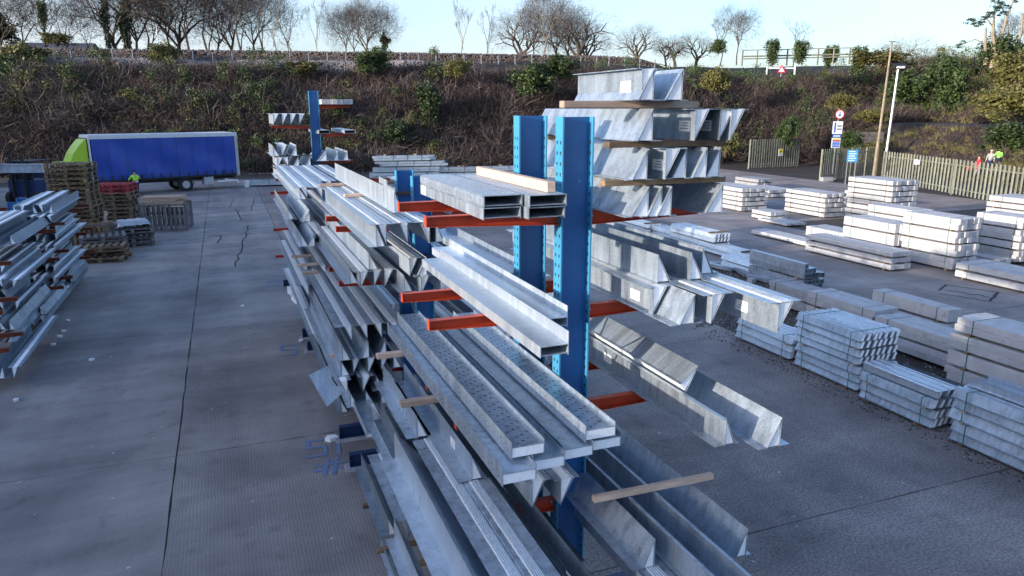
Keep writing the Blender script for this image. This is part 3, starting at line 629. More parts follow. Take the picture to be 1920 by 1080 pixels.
def pebbles(name, n, seed, boxes, m, smin=.012, smax=.045):
    rs = np.random.RandomState(seed); V = []; Fc = []
    for i in range(n):
        x0, x1, y0, y1 = boxes[rs.randint(len(boxes))]; x = rs.uniform(x0, x1); y = y0+(y1-y0)*rs.uniform(0, 1)**1.4; s_ = rs.uniform(smin, smax); o_ = len(V); z = .004 if x < 12.3 else -.026
        a = rs.uniform(0, 6.28); ca, sa = math.cos(a)*s_, math.sin(a)*s_
        V += [(x+ca, y+sa, z), (x-sa, y+ca, z), (x-ca, y-sa, z), (x+sa*.8, y-ca*.8, z), (x, y, z+s_*.9)]; Fc += [(o_, o_+1, o_+4), (o_+1, o_+2, o_+4), (o_+2, o_+3, o_+4), (o_+3, o_, o_+4)]
    me = bpy.data.meshes.new(name); me.from_pydata(V, [], Fc); me.materials.append(M[m]); return ob(name, me, kind='stuff')
pebbles('loose_gravel', 9000, 3, [(12.3, 17.2, 6, 23)], 'gravel'); pebbles('pale_gravel', 3000, 4, [(12.3, 17.2, 6, 23)], 'conc_old', .01, .03)
pebbles('grit', 1400, 5, [(11.35, 12.3, 6, 16), (11.6, 12.3, 16, 22)], 'gravel', .008, .03); pebbles('pale_grit', 500, 6, [(11.2, 12.3, 6, 16)], 'conc_old', .006, .018)
# crumpled white strip leaning at left
p = at_z(545, 535, .6)
def scrap():
    g = MB(); prev = None; pts = [(0, 0, 0), (-.03, -.45, .05), (.02, -.9, -.05), (.1, -1.4, -.02), (.28, -1.9, -.3), (.5, -2.1, -.32)]
    for i, (a, b) in enumerate(zip(pts, pts[1:])): g.prism_z([(a[0], a[1]), (b[0], b[1]), (b[0]+.16, b[1]), (a[0]+.16, a[1])], a[2], a[2]+.1)
    return fixn(g.mesh('bent_strip', 'white'))
tag(ob('bent_strip', scrap(), None, (1.25, 19.6, 1.15)), 'bent white strip hanging off the left side of the far stacks', 'strip')

# ------------------------------------------------------------------ racks
def col_mesh(zt, dep=.30, wid=.15):
    def f():
        g = MB(); g.box(-dep/2+.0145, dep/2-.0145, -.006, .006, .002, zt-.002)
        return g.mesh('column', 'blue')
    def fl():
        return MB().box(-dep/2, -dep/2+.014, -wid/2, wid/2, 0, zt).box(dep/2-.014, dep/2, -wid/2, wid/2, 0, zt).mesh('flange', 'blue_sunlit')
    def q():
        g = MB(); n = int((zt-.4)/.09)
        for i in range(n):
            for s in (-1, 1):
                y = s*.035; z = .3+i*.09; pts = [(y-.008, z+.012), (y-.011, z), (y-.005, z-.02), (y+.005, z-.02), (y+.011, z), (y+.008, z+.012)]
                g.prism_x(pts, -dep/2-.0015, -dep/2+.0005)
                g.prism_x(pts, dep/2-.0155, dep/2-.0135)
        return g.mesh('slot_hole', 'hole')
    return cached(('col', zt), f), cached(('colh', zt), q), cached(('colf', zt), fl)
def arm_mesh(L, m):
    def f():
        g = MB(); h0, h1 = .13, .085; b = .07
        sec = lambda x, h: h
        def plate(y0, y1, za0, za1, zb0, zb1):   # za: root low/high, zb: tip low/high
            o = len(g.v); g.v += [(0, y0, za0), (L, y0, zb0), (L, y0, zb1), (0, y0, za1), (0, y1, za0), (L, y1, zb0), (L, y1, zb1), (0, y1, za1)]
            g.f += [(o, o+1, o+2, o+3), (o+7, o+6, o+5, o+4), (o, o+4, o+5, o+1), (o+3, o+2, o+6, o+7), (o+1, o+5, o+6, o+2), (o, o+3, o+7, o+4)]
        plate(-.006, 0, -h0+.006, -.006, -h1+.006, -.006)
        plate(-b, 0, -.0055, 0, -.0055, 0); plate(-b, 0, -h0, -h0+.0055, -h1, -h1+.0055)
        g.box(L, L+.006, -b, 0, -h1, .012); g.box(-.012, -.0005, -b*.9, .02, -h0-.05, .03)
        return fixn(g.mesh('arm', m))
    return cached(('arm', L, m), f)
def leg_mesh(L):
    def f():
        g = MB(); b = .12; h = .26; g.box(0, L, -b/2, b/2, h-.012, h); g.box(0, L, -b/2, b/2, .04, .052); g.box(0, L-.007, .03, .038, .0525, h-.0125); g.box(L-.006, L, -b/2+.001, .029, .0525, h-.0125)
        return g.mesh('base_leg', 'navy')
    return cached(('leg', L), f)
def rack(name, label, X, cols, La=1.2, Ra=1.33, omat='orange'):
    root = thing(name, label, 'rack', (X, cols[0][0], 0))
    for (Y, zt, llev, rlev) in cols:
        dy = Y-cols[0][0]
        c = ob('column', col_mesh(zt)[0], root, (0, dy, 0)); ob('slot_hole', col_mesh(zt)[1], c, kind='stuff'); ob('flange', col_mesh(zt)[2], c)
        for side, levs, Ln in ((-1, llev, La), (1, rlev, Ra)):
            for z in levs:
                z, Lq = z if isinstance(z, tuple) else (z, Ln)
                a = ob('arm', arm_mesh(Lq, omat), root, (side*.15, dy+.02, z)); a.scale = (side, 1, 1)
                b_ = ob('bolt', cached('bolt', lambda: MB().tube((0, -.03, 0), (0, 0, 0), .014, .014, 6).mesh('bolt', 'steel')), a, (.03, -.0065, -.055))
            l = ob('base_leg', leg_mesh(1.2), root, (side*.15, dy, 0)); l.scale = (side, 1, 1)
    return root
LV = [1.31, 2.15, 3.11, 4.055]
X0 = 2.85
rk = rack('cantilever_rack', 'long blue cantilever rack with orange arms filling the middle of the yard', X0, [
    (5.83, 5.735, [(1.31, .9), (2.15, 1.0), (3.11, .98), 4.055, 4.94], [1.9, 3.11, 4.055, 4.925]), (6.83, 5.735, [(1.31, .9), (2.15, 1.0), (3.11, .98), 4.055, 4.94], [1.9, 3.11, 4.055, 4.925]),
    (11.3, 4.78, [1.31, 3.20, 4.055], LV), (12.45, 4.78, [1.31, 3.20, 4.055], LV),
    (17.75, 4.1, [1.305, 2.15, 3.15, 4.055], LV), (18.9, 4.1, [1.305, 2.15, 3.15, 4.055], LV)])
# bracing between columns
g = MB()
for (ya, yb) in ((5.9, 6.76), (11.37, 12.38), (17.82, 18.83)):
    for k in range(3): g.tube((0, ya, .6+k*1.1), (0, yb, 1.6+k*1.1), .014, .014, 5); g.tube((0.03, yb, .6+k*1.1), (0.03, ya, 1.6+k*1.1), .014, .014, 5)
ob('cross_brace', g.mesh('cross_brace', 'galv_dull'), rk, (0, -5.83, 0), kind='stuff')
for (ya, yb) in ((6.9, 11.2), (12.55, 17.65)):
    for z in (1.6, 3.5): ob('tie_beam', MB().box(-.03, .03, ya, yb, z, z+.07).mesh('tie_beam', 'navy'), rk, (0, -5.83, 0))
rk2 = rack('cantilever_rack', 'tall slender blue cantilever rack upright in front of the bank at the far end', 2.83, [
    (24.9, 6.36, [3.60, 3.26, 5.26][:0]+[3.62, 4.0, 5.30], [3.62, 4.17, 5.03, 5.93])], Ra=1.0)
rk3 = rack('cantilever_rack', 'low blue rack post behind the tall slender one with orange arms', 3.0, [(23.9, 3.82, [1.3, 2.15, 3.3], [1.3, 2.15, 3.40])], La=1.6, Ra=.5)

# goods on far tall rack E
GE = 'lintels stacked on the tall far rack'
def erow(place, z, pxs, ors, **kw):
    row(place, [(px, o_) for px, o_ in zip(pxs, ors)], z, 24.3, 26.5, grp=GE, jit=.03, ribs=False, h=kw.get('h', .30), w=.17, m='galv_new', fl=.07, fr=.03)
erow('on highest left arm of tall rack', 5.33, [512, 529, 545, 561], ['I', 'I', 'I', 'I'], h=.32)
erow('on middle left arm of tall rack', 4.36, [512, 528, 556], ['U', 'I', 'UF'], h=.33)
erow('second down on middle arm of tall rack', 4.02, [520, 540, 560, 582], ['I', 'IF', 'UF', 'UF'], h=.3)
erow('lowest on tall rack', 3.66, [521, 537, 553, 580], ['U', 'I', 'I', 'I'], h=.3)
for k, (z, pa, pb) in enumerate(((5.27, 505, 580), (4.325, 514, 583), (3.97, 511, 583))):
    timber(pa, pb, 24.5, z+.01, z+.05, ('topmost', 'middle', 'lowest')[k]+' thin timber under lintels on the tall far rack', 'timber_old', dy=.08)
GEc = 'white posts on the topmost right arm of the tall rack'
o = thing('concrete_post_bundle', 'row of white posts on the topmost right arm of the tall rack', 'posts', (3.0, 24.2, 5.94))
for i in range(6): ob('concrete_post', cached('ecp', lambda: MB().box(0, .155, 0, 2.2, 0, .15).mesh('concrete_post', 'conc')), o, (i*.163, rnd.uniform(-.05, .05), 0))
for k, (a, yn) in enumerate(((598, 24.0), (646, 23.9))):
    o = thing('box_lintel', ('left', 'right')[k]+' flat open box lintel on the middle right arm of tall rack', 'lintel', (xw(a, yn, 5.1), yn, 5.035)); ob('steel_shell', box_open(.34, .11, 3.0, 'galv_new'), o)
row('on lower right arm of tall rack', [(612, 'UF', dict(w=.26)), (634, 'UF'), (652, 'UF')], 4.18, 24.2, 27, h=.3, w=.16, ribs=False, m='galv', grp='lintels on the lower right arm of the tall rack', fl=.1)

# left rack
LLV = [1.0, 1.8, 2.6]
rkL = rack('cantilever_rack', 'blue cantilever rack loaded with galvanised lintels at left edge of yard', -6.45, [
    (y, 2.9, LLV, LLV) for y in (17.2, 18.4, 23.05, 24.4, 27.6, 28.8)], La=1.3, Ra=1.8, omat='orange_old')
GL = 'lintels stacked on the rack at the left edge'
def lrow(place, xs, z, y0, y1, m='galv', jit=.15, h=.2, ang=0.0):
    for i, x in enumerate(xs):
        m = rnd.choice(['galv', 'galv', 'galv_dull'])
        inv = rnd.random() < .55; fx = rnd.random() < .5; ya = y0+rnd.uniform(-jit, jit)
        lintel(x+rnd.uniform(-.03, .03), ya, y1+rnd.uniform(-.3, .3), z, f'galvanised lintel, {ORD[i]} from right, {place}', fx=fx, fz=inv, h=h, w=.11, fl=.07, fr=.06, m=m, ribs=False, group=GL).rotation_euler = (0, 0, ang+rnd.uniform(-.012, .012))
XL = [-4.78, -5.0, -5.22, -5.44, -5.66, -5.9, -6.12]
XM = [-4.86, -5.1, -5.34, -5.6, -5.85]
lrow('in nearest low row at left edge', [-4.5, -4.72, -4.95], .28, 17.3, 21.3, h=.26)
lrow('above nearest low row at left edge', [-4.95, -5.2], .56, 19.2, 22.5)
lrow('on first level of left rack', XL[:5], 1.01, 18.6, 22.6); lrow('above first level of left rack', XM[:3], 1.22, 19.6, 22.4); lrow('third up on first level of left rack', XM[1:4], 1.43, 20.2, 22.5)
lrow('on second level of left rack', XL[:6], 1.81, 19.3, 23.4); lrow('above second level of left rack', XM[1:4], 2.02, 20.0, 23.2)
lrow('on third level of left rack', XL[1:], 2.61, 20.5, 24.2); lrow('above third level of left rack', XM[2:], 2.82, 21.2, 24.2)
lrow('at foot of left rack middle bay', XL[:6], .28, 21.6, 25.4); lrow('second row from foot of left rack middle bay', XM, .5, 22.0, 25.0); lrow('third row from foot of left rack middle bay', XM[:3], .71, 22.4, 24.8)
lrow('on first level of far left bay', XL[:6], 1.01, 23.4, 28.0); lrow('above first level of far left bay', XM, 1.22, 24.0, 27.6); lrow('third up on first level of far left bay', XM[:3], 1.43, 24.2, 27.4)
lrow('on second level of far left bay', XL, 1.81, 23.9, 28.4); lrow('above second level of far left bay', XM, 2.02, 24.6, 28.2, m='galv_new'); lrow('third up on second level of far left bay', XM[:4], 2.23, 25, 28)
lrow('on third level of far left bay', XL, 2.61, 24.3, 28.6); lrow('topmost on the far left bay', XM, 2.82, 24.9, 28.8, m='galv_new', h=.26)
lrow('at foot of far left bay', XL[:5], .28, 25.6, 29.0); lrow('second row from foot of far left bay', XM, .5, 25.9, 28.6); lrow('third row from foot of far left bay', XM[:3], .71, 26.1, 28.6)

# ------------------------------------------------------------------ bundles of lintels on the ground
def steel_bundle(label, x, y0, L, z, n=5, s=.17, hh=.2, m='galv', rz=0, kind='angle', grp=None, straps=True, rows=1):
    o = thing('lintel_bundle', label, 'lintels', (x, y0, z), rz, grp)
    def shell():
        g = MB().strip([(-.04, .004), (.0, .004), (s*.40, hh-.004), (s*.90, hh-.004)], T, 0, L); g.strip([(s*.54, .007), (s*.90, hh-.012)], .004, .002, L-.002)
        return fixn(g.mesh('bundled_lintel', m))
    def core():
        return MB().prism([(T*2, T+.002), (s*.52, T+.002), (s*.87, hh-.012), (s*.40+.01, hh-.012)], -.002, L+.002).mesh('foam_core', 'foam')
    ms = cached(('bs', s, hh, L, m), shell); mc = cached(('bc', s, hh, L), core)
    for r_ in range(rows):
        for i in range(n):
            c = ob('bundled_lintel', ms, o, (i*s, rnd.uniform(-.02, .02), r_*hh)); ob('foam_core', mc, c)
    if straps:
        w = n*s+.03; h2 = rows*hh
        def st(): 
            g = MB(); t = .004
            return g.box(-.05, -.046, 0, .02, .0, h2).box(-.05, w, 0, .02, h2, h2+t).box(w, w+t, 0, .02, 0, h2).mesh('strap', 'strap')
        me = cached(('stp', w, h2), st)
        for y in (L*.12, L*.86): ob('strap', me, o, (0, y, .001))
    return o
def bearers(x, ys, z, w, th, label, m='timber_old'):
    for i, y in enumerate(ys): timber(0, 0, y, z, z+th, label+(', nearer end' if i == 0 else ', farther end'), m, dy=.08, xx=(x, x+w))
def stack(tagn, x, y0, L, tiers, n, s, hh, m, th=.03, gnd=.06):
    z = gnd
    for k, rw in enumerate(tiers):
        steel_bundle(f'strapped galvanised lintel bundle, {ORD[k]} up in {tagn}', x+rnd.uniform(-.03, .03), y0+rnd.uniform(-.05, .05), L, z+.0, n, s, hh, m, grp='strapped lintel bundles stacked on the ground', rows=rw)
        z += hh*rw
        if k < len(tiers)-1:
            bearers(x-.06, (y0+.12, y0+L-.25), z+.006, n*s+.1, th, f'timber above {ORD[k]} bundle, {tagn}', 'timber'); z += th+.01
    bearers(x-.05, (y0+.25, y0+L-.3), .0, n*s, gnd-.004, f'ground timber under {tagn}')
    return z
TA = 'the big right-hand stack'
stack(TA, 11.93, 10.8, 1.85, [2, 1, 2, 2], 7, .155, .157, 'galv')
TB = 'the lower striped-top stack'
ztb = stack(TB, 11.75, 8.9, 1.7, [2, 1], 5, .16, .165, 'galv')
for k in range(3):
    lintel(11.85+.2*k, 8.85, 10.6, ztb+.02, f'bright striped upturned lintel, {ORD[k]} from left, on top of the lower right stack', fz=True, h=.15, w=.09, fl=.05, fr=.05, ribs=True, m='galv_new')
TC = 'the stack cut off at far right'
stack(TC, 11.72, 6.3, 2.2, [2, 1, 2], 6, .165, .175, 'galv')
for k in range(3): lintel(12.0+.24*k, 6.2, 8.45, 1.03, f'pale upright lintel, {ORD[k]} from left, on the stack at far right', h=.12, w=.1, fl=.05, fr=.05, m='galv_new')
TD = 'the low stack beneath the rack lintels'
stack(TD, 12.0, 12.85, 2.0, [2, 1], 4, .16, .165, 'galv_new')
TE = 'the short stack behind the rack lintels at right'
steel_bundle('blue-grey lintel bundle lying low beyond the striped rack lintels', 13.1, 12.7, 1.7, .06, 4, .15, .2, 'galv')
# loose long ones behind stack B
for k, (x, y0, y1) in enumerate(((12.75, 7.6, 10.9), (12.98, 7.4, 10.6))):
    lintel(x, y0, y1, .45+.0*k, f'long slim galvanised section, {ORD[k]} of two lying behind the lower right stack', h=.14, w=.09, m='galv_dull')
tag(ob('steel_plate', MB().box(0, .5, 0, 1.9, 0, .05).mesh('steel_plate', 'galv'), None, (13.4, 9.4, .02), (0, 0, R(4))), 'flat galvanised plate on gravel between steel and concrete piles', 'plate')
bearers(12.6, (7.9, 10.2), 0, .8, .44, 'trestle timber under the long slim sections')
# second row of steel, farther
TBP = at_z(1505, 545, .08)
def tube_bundle():
    o = thing('tube_bundle', 'bundle of square galvanised tubes with open dark ends on gravel', 'tubes', (TBP.x, TBP.y, .08))
    def f():
        g = MB(); t = .008; s = .16; L = 2.7
        g.box(0, s, 0, L, 0, t).box(0, s, 0, L, s-t, s).box(0, t, 0, L, t, s-t).box(s-t, s, 0, L, t, s-t).box(t, s-t, .25, .26, t, s-t); return g.mesh('square_tube', 'galv')
    me = f(); 
    for r_, n in ((0, 5), (1, 5), (2.35, 5), (3.35, 3), (4.35, 1)):
        for i in range(n): ob('square_tube', me, o, (i*.165, rnd.uniform(-.04, .04), r_*.165))
    timber(0, 0, TBP.y+.3, .08+.335, .08+.385, 'timber spacer between two tiers of square tubes', 'timber', xx=(TBP.x-.1, TBP.x+.9))
    timber(0, 0, TBP.y+.4, 0, .078, 'ground timber beneath the square tubes', 'timber_old', xx=(TBP.x-.1, TBP.x+.9))
tube_bundle()
def bund(label, px, py, L, n, rows, tiers, hh=.17, s=.17, m='galv'):
    p = at_z(px, py); z = .07
    for k in range(tiers):
        steel_bundle(label+(f', {ORD[k]} tier up' if tiers > 1 else ''), p.x, p.y, L, z, n, s, hh, m, grp='strapped lintel bundles in the farther steel row', rows=rows, straps=False); z += hh*rows+.06
        timber(0, 0, p.y+.3, z-.058, z-.003, f'thin timber on {ORD[k]} tier, {label}', 'timber_old', xx=(p.x-.05, p.x+n*s+.1))
bund('white ended lintel bundle just left of the square tubes', 1438, 527, 2.6, 3, 1, 2, m='galv_new')
bund('white ended lintel bundle beside the gravel patch', 1400, 496, 3.2, 4, 2, 1, m='galv_new')
bund('stepped lintel bundle with bright ends below orange arm', 1336, 476, 3.2, 5, 2, 2, m='galv_new')
bund('long lintel bundle beyond the bright ended one', 1278, 456, 3.5, 5, 2, 1)
bund('long lintel bundle farthest along the steel row', 1215, 440, 3.6, 4, 1, 2, m='galv_new')
for k, (px, py, L, a) in enumerate(((1368, 510, 1.2, 10), (1395, 520, 1.3, -20), (1372, 500, .9, 60), (1440, 532, 1.0, 8))):
    p = at_z(px, py); tag(ob('steel_offcut', MB().box(0, .2, 0, L, 0, .12).mesh('steel_offcut', 'galv'), None, (p.x, p.y, .02), (0, 0, R(a))), f'loose galvanised offcut on gravel, {ORD[k]} of four near the square tubes', 'offcut', 'loose steel offcuts on the gravel')
p = at_z(1410, 531); tag(ob('concrete_lump', MB().box(0, .3, 0, .2, 0, .14).mesh('concrete_lump', 'conc'), None, (p.x, p.y, -.01), (0, 0, .4)), 'small white block alone on the gravel', 'block')

# ------------------------------------------------------------------ concrete post and lintel bundles
def conc_bundle(label, x, y0, L, z, w, h, n, m='conc', strap='strap', rows=1, rz=0):
    o = thing('concrete_post_bundle', label, 'concrete posts', (x, y0, z), rz, 'strapped bundles of pale concrete posts')
    b = round(w/n, 3); hh = round(h/rows, 3)
    def f():
        g = MB().box(.002, b-.002, 0, L, .001, hh-.001); me = g.mesh('concrete_post', m); return me
    me = cached(('cp', b, hh, L, m), f)
    for r_ in range(rows):
        for i in range(n):
            c = ob('concrete_post', me, o, (i*b, rnd.uniform(-.05, .05), r_*hh+rnd.uniform(-.001, .001)))
            if z < 9 and (i == 0 or r_ == rows-1 or True) and abs(y0) < 24:
                bv = c.modifiers.new('bevel', 'BEVEL'); bv.width = .008; bv.segments = 1
    def st():
        t = .004; return MB().box(-t, 0, 0, .022, .0, h).box(-t, w, 0, .022, h, h+t).box(w, w+t, 0, .022, 0, h).mesh('strap', strap)
    if strap:
        ms = cached(('cst', w, h, strap), st)
        for y in (L*.14, L*.84): ob('strap', ms, o, (0, y, .001))
    return o
def cstack(name, px, py, L, w, tiers, n, th=.06, m='conc', X=None, gnd=.07, strap='strap', rows=None, jit=.03):
    """px,py: ground point of near left corner; tiers: list of bundle heights"""
    p = at_z(px, py) if X is None else Vector((X[0], X[1], 0)); z = gnd
    for k, h in enumerate(tiers):
        r_ = rows[k] if rows else 1
        conc_bundle(f'pale post bundle, {ORD[k]} up in {name}', p.x+rnd.uniform(-jit, jit), p.y+rnd.uniform(-jit, jit), L, z, w, h, n, m, strap, r_)
        z += h
        if k < len(tiers)-1:
            for q, y in enumerate((p.y+.3, p.y+L-.35)):
                timber(0, 0, y, z+.003, z+th, f'{("near","far")[q]} timber above {ORD[k]} tier, {name}', 'timber_old', xx=(p.x, p.x+w), grp='timber spacers between concrete bundles'); 
            z += th+.004
    for q, y in enumerate((p.y+.3, p.y+L-.35)): timber(0, 0, y, 0, gnd-.004, f'{("near","far")[q]} ground timber, {name}', 'timber_old', xx=(p.x, p.x+w), grp='timber spacers between concrete bundles')
    return p
cstack('the flat bundle at bottom of the white piles', 1838, 518, 3.3, 1.55, [.24], 7)
cstack('the flat bundle at right edge of the concrete lane', 1960, 560, 3.2, 1.5, [.22, .2], 7, rows=[1, 1])
cstack('the four-tier white block in the centre', 1785, 510, 2.35, 1.15, [.42, .42, .42, .42], 6, rows=[2, 2, 2, 2])
cstack('the three-tier white block left of the four-tier one', 0, 0, 2.6, 1.1, [.42, .44, .36], 5, X=(24.2, 20.9))
cstack('the white block behind the four-tier one', 0, 0, 2.4, 1.0, [.40, .42, .40, .3], 5, X=(26.0, 21.6))
cstack('the low white block among the central piles', 0, 0, 2.3, 1.2, [.44], 5, X=(25.0, 24.2))
cstack('the long low pile along the concrete lane', 1690, 478, 4.3, 1.0, [.18, .17, .18], 5, strap=None, X=(22.3, 19.3))
cstack('the long low pile second along the concrete lane', 0, 0, 4.4, .95, [.17], 4, strap=None, X=(23.0, 23.5))
cstack('the eight-tier tower of white posts', 1632, 392, 2.9, 1.7, [.215]*8, 7, X=(31.4, 27.6), strap='bstrap')
cstack('the five-tier white pile left of the tower', 1545, 410, 3.1, 1.4, [.20]*5, 6, strap='bstrap')
cstack('the five-tier white pile beside the steel stack', 1390, 398, 3.6, 1.8, [.22, .2, .2, .2, .2], 7, strap='bstrap')
cstack('the two-tier pile behind the five-tier one', 1440, 372, 3.0, 2.3, [.2, .2], 7, strap=None)
cstack('the small pile left of the gate', 1420, 358, 2.6, 1.4, [.2, .2, .22], 5, m='conc_old', strap=None)
cstack('the low two-tier block on the lane edge', 1445, 416, 1.5, 1.1, [.17, .17], 4, strap=None)
cstack('the flat pile beside the low block', 1475, 426, 2.2, 1.2, [.1], 5, strap=None)
cstack('the small block pile behind the tower', 0, 0, 1.6, 1.1, [.25, .25, .25], 5, X=(35.4, 33.0))
cstack('the flat posts lying before the palisade', 1760, 385, 4.0, 3.0, [.2], 8, strap=None, X=(33.2, 26.4))
cstack('the flat posts lying behind the central blocks', 0, 0, 3.6, 2.0, [.2], 8, strap=None, X=(30.5, 25.4), m='conc')
cstack('the tall block at right by the frame edge', 1862, 486, 1.9, 1.1, [.42, .26, .42, .42], 6, rows=[2, 1, 2, 2], X=(28.0, 18.6))
cstack('the small loose posts before the tall right block', 1835, 478, 1.9, .7, [.2], 3, strap=None, X=(26.9, 18.5))
cstack('the long pile under the palisade at right', 0, 0, 4.4, 1.8, [.24, .2, .22, .22, .22, .24], 7, strap='bstrap', X=(34.5, 20.4))
cstack('the grey block behind the tall right block', 0, 0, 2.0, 1.2, [.42, .42, .4], 6, rows=[2, 2, 2], X=(29.8, 17.6), m='conc')
# nearer concrete row behind the steel stacks
cstack('the strapped pile beyond the five-tier steel stack', 0, 0, 2.6, .85, [.30, .32], 4, rows=[2, 2], X=(14.9, 10.6), m='conc')
cstack('the pile under the long sunlit post', 0, 0, 2.3, .85, [.34, .36], 4, rows=[2, 2], X=(15.0, 13.3))
cstack('the short strapped pile beside the gravel', 0, 0, 2.0, .7, [.28, .30], 4, rows=[2, 2], X=(15.2, 15.4), m='conc_old', strap='bstrap')
cstack('the strapped pile at the right frame edge', 0, 0, 2.6, .9, [.30, .30, .32, .3], 4, rows=[2, 1, 2, 2], X=(14.3, 8.0))
cstack('the sunlit double post nearest the square tubes', 0, 0, 2.4, .5, [.33, .33], 2, rows=[1, 1], X=(16.9, 12.7))
cstack('the grey post pile beyond the sunlit one', 0, 0, 2.3, .7, [.22], 3, X=(16.6, 15.6), m='conc_old', strap=None)

# ------------------------------------------------------------------ bundles far back by the bank
for k, (px, py, L, tiers, m) in enumerate(((705, 347, 5.2, 5, 'galv'), (775, 336, 5.6, 2, 'galv'), (845, 334, 6.3, 2, 'galv'), (470, 350, 4.6, 1, 'galv'))):
    p = at_z(px, py); z = .12
    for t_ in range(tiers):
        if tiers == 5 and t_ == 4: L = 4.4
        nm = ('tall far strapped pile behind the rack', 'long low pile left of middle by the bank', 'long low pile right of middle by the bank', 'low pile right of the lorry')[k]
        o = thing('lintel_bundle', f'steel bundle, {ORD[t_]} up, {nm}', 'lintels', (p.x+rnd.uniform(-.2, .2), p.y, z), R(-8), 'strapped steel bundles by the bank')
        for r_ in range(3):
            c = ob('bundled_lintel', cached(('fb', L), lambda: MB().box(0, L, 0, .16, 0, .17).box(.02, L-.02, -.08, -.001, .0, .02).box(.02, L-.02, .161, .3, .02, .10).mesh('bundled_lintel', 'galv_new')), o, (rnd.uniform(-.35, .35), r_*.34, 0)); ob('bundled_lintel', CACHE[('fb', L)], o, (rnd.uniform(-.35, .35), r_*.34+.02, .175))
        for s in (.3, .55, .8): ob('strap', cached('fst', lambda: MB().box(0, .04, -.01, 0, -.02, .4).box(0, .04, -.01, 1.0, .352, .36).mesh('strap', 'bstrap')), o, (L*s, -.002, 0))
        z += .44
        for s in (.2, .75): timber(0, 0, p.y+.5, z-.085, z-.005, f'{("left","right")[s > .5]} spacer above {ORD[t_]} tier, {nm}', 'timber_old', dy=.8, xx=(p.x+L*s, p.x+L*s+.1), grp='spacer blocks in the far piles')

# ------------------------------------------------------------------ pallets
def pallet_proto(m, label='x', L=1.2, Wd=1.0):
    o = thing('pallet', label, 'pallet'); o.scale = (1.38, 1.38, 1.38)
    tb = MB().box(0, .1, 0, Wd, 0, .022).mesh('deck_board', m); cb = MB().box(0, L, 0, .1, 0, .022).mesh('cross_board', m)
    bl = MB().box(0, .1, 0, .1, 0, .078).mesh('block', m); bb = MB().box(0, L, 0, .1, 0, .02).mesh('bottom_board', m)
    for i in range(7): ob('deck_board', tb, o, (i*(L-.1)/6, 0, .122+rnd.uniform(0, .003)))
    for i in range(3):
        y = i*(Wd-.1)/2; ob('cross_board', cb, o, (0, y, .0995)); ob('bottom_board', bb, o, (0, y, 0))
        for j in range(3): ob('block', bl, o, (j*(L-.1)/2, y, .0205))
    return o
protos = {}
PG = 'wooden pallets stacked near the lorry'
def pallet(m, loc, rz, label, rot=None):
    if m not in protos:
        o = pallet_proto(m); index_kids(o); protos[m] = o; o.location = loc; o.rotation_euler = rot or (0, 0, rz); o['label'] = label; o['group'] = PG; return o
    o = dup(protos[m], loc, rz, label); o['group'] = PG
    if rot: o.rotation_euler = rot
    return o
A0 = R(-10)
base = at_z(112, 456)
for k in range(17):
    pallet('timber_old', (-7.25+rnd.uniform(-.05, .05), 36.8+rnd.uniform(-.05, .05), .0+k*.206), A0+rnd.uniform(-.05, .05), f'weathered brown pallet, {ORD[k] if k < 15 else ("sixteenth", "seventeenth")[k-15]} up in the tallest pallet tower')
for k in range(10):
    pallet('timber_old' if k < 8 else 'red_paint', (-6.3+rnd.uniform(-.05, .05), 42.4, k*.206), A0+rnd.uniform(-.05, .05), (f'brown pallet, {ORD[k]} up in the red-topped stack' if k < 8 else f'red painted pallet, {("lower","upper")[k-8]} of two atop the brown stack'))
for k in range(3):
    pallet('timber_old', (-5.55+rnd.uniform(-.1, .1), 31.7+rnd.uniform(-.1, .1), k*.21), R(-3)+rnd.uniform(-.12, .12), f'grey brown pallet, {ORD[k]} up in the low front pile')
pallet('timber_grey', (-5.6, 32.6, .64), R(8), 'small grey pallet lying askew on the low front pile')
pallet('timber_grey', (-4.75, 34.6, .0), R(12), 'grey pallet at the bottom of the wrapped pile')
for k in range(1, 5): pallet('timber_grey', (-4.75+rnd.uniform(-.08, .08), 34.6, k*.21), R(12)+rnd.uniform(-.15, .15), f'grey pallet, {ORD[k]} up in the wrapped pile behind the low one')
def crate(label, x, y, w, d, h, m, ns, rz=0, fill='timber'):
    o = thing('slatted_crate', label, 'crate', (x, y, 0), rz)
    sl = cached(('sl', h, m), lambda: MB().box(0, .1, 0, .02, .05, h).mesh('slat', m)); rl = cached(('rl', w, m), lambda: MB().box(0, w, 0, .03, 0, .09).mesh('rail', m)); rd = cached(('rd', d, m), lambda: MB().box(0, .03, 0, d, 0, .09).mesh('rail', m))
    for i in range(ns):
        ob('slat', sl, o, (i*(w-.1)/(ns-1), -.021, 0)); ob('slat', sl, o, (i*(w-.1)/(ns-1), d+.001, 0))
    nd = max(3, int(ns*d/w))
    for i in range(nd):
        for xx_ in (w+.001, -.021): ob('slat', cached(('sd', h, m), lambda: MB().box(0, .02, 0, .1, .05, h).mesh('slat', m)), o, (xx_, i*(d-.1)/(nd-1), 0))
    for z in (.06, h*.5, h-.1):
        for y_ in (0, d-.03): ob('rail', rl, o, (0, y_, z))
        for x_ in (0, w-.03): ob('rail', rd, o, (x_, .031, z)).scale = (1, (d-.062)/d, 1)
    q = 7
    for i in range(q):
        L_ = w*rnd.uniform(.7, .95); b = ob('offcut_batten', cached(('ob', round(L_, 1), fill), lambda: MB().box(0, L_, 0, .07, 0, .05).mesh('offcut_batten', fill)), o, (rnd.uniform(0, w-L_), .06+i*(d-.2)/q, h-.13+rnd.uniform(0, .1)), (0, rnd.uniform(-.03, .03), rnd.uniform(-.08, .08)))
    return o
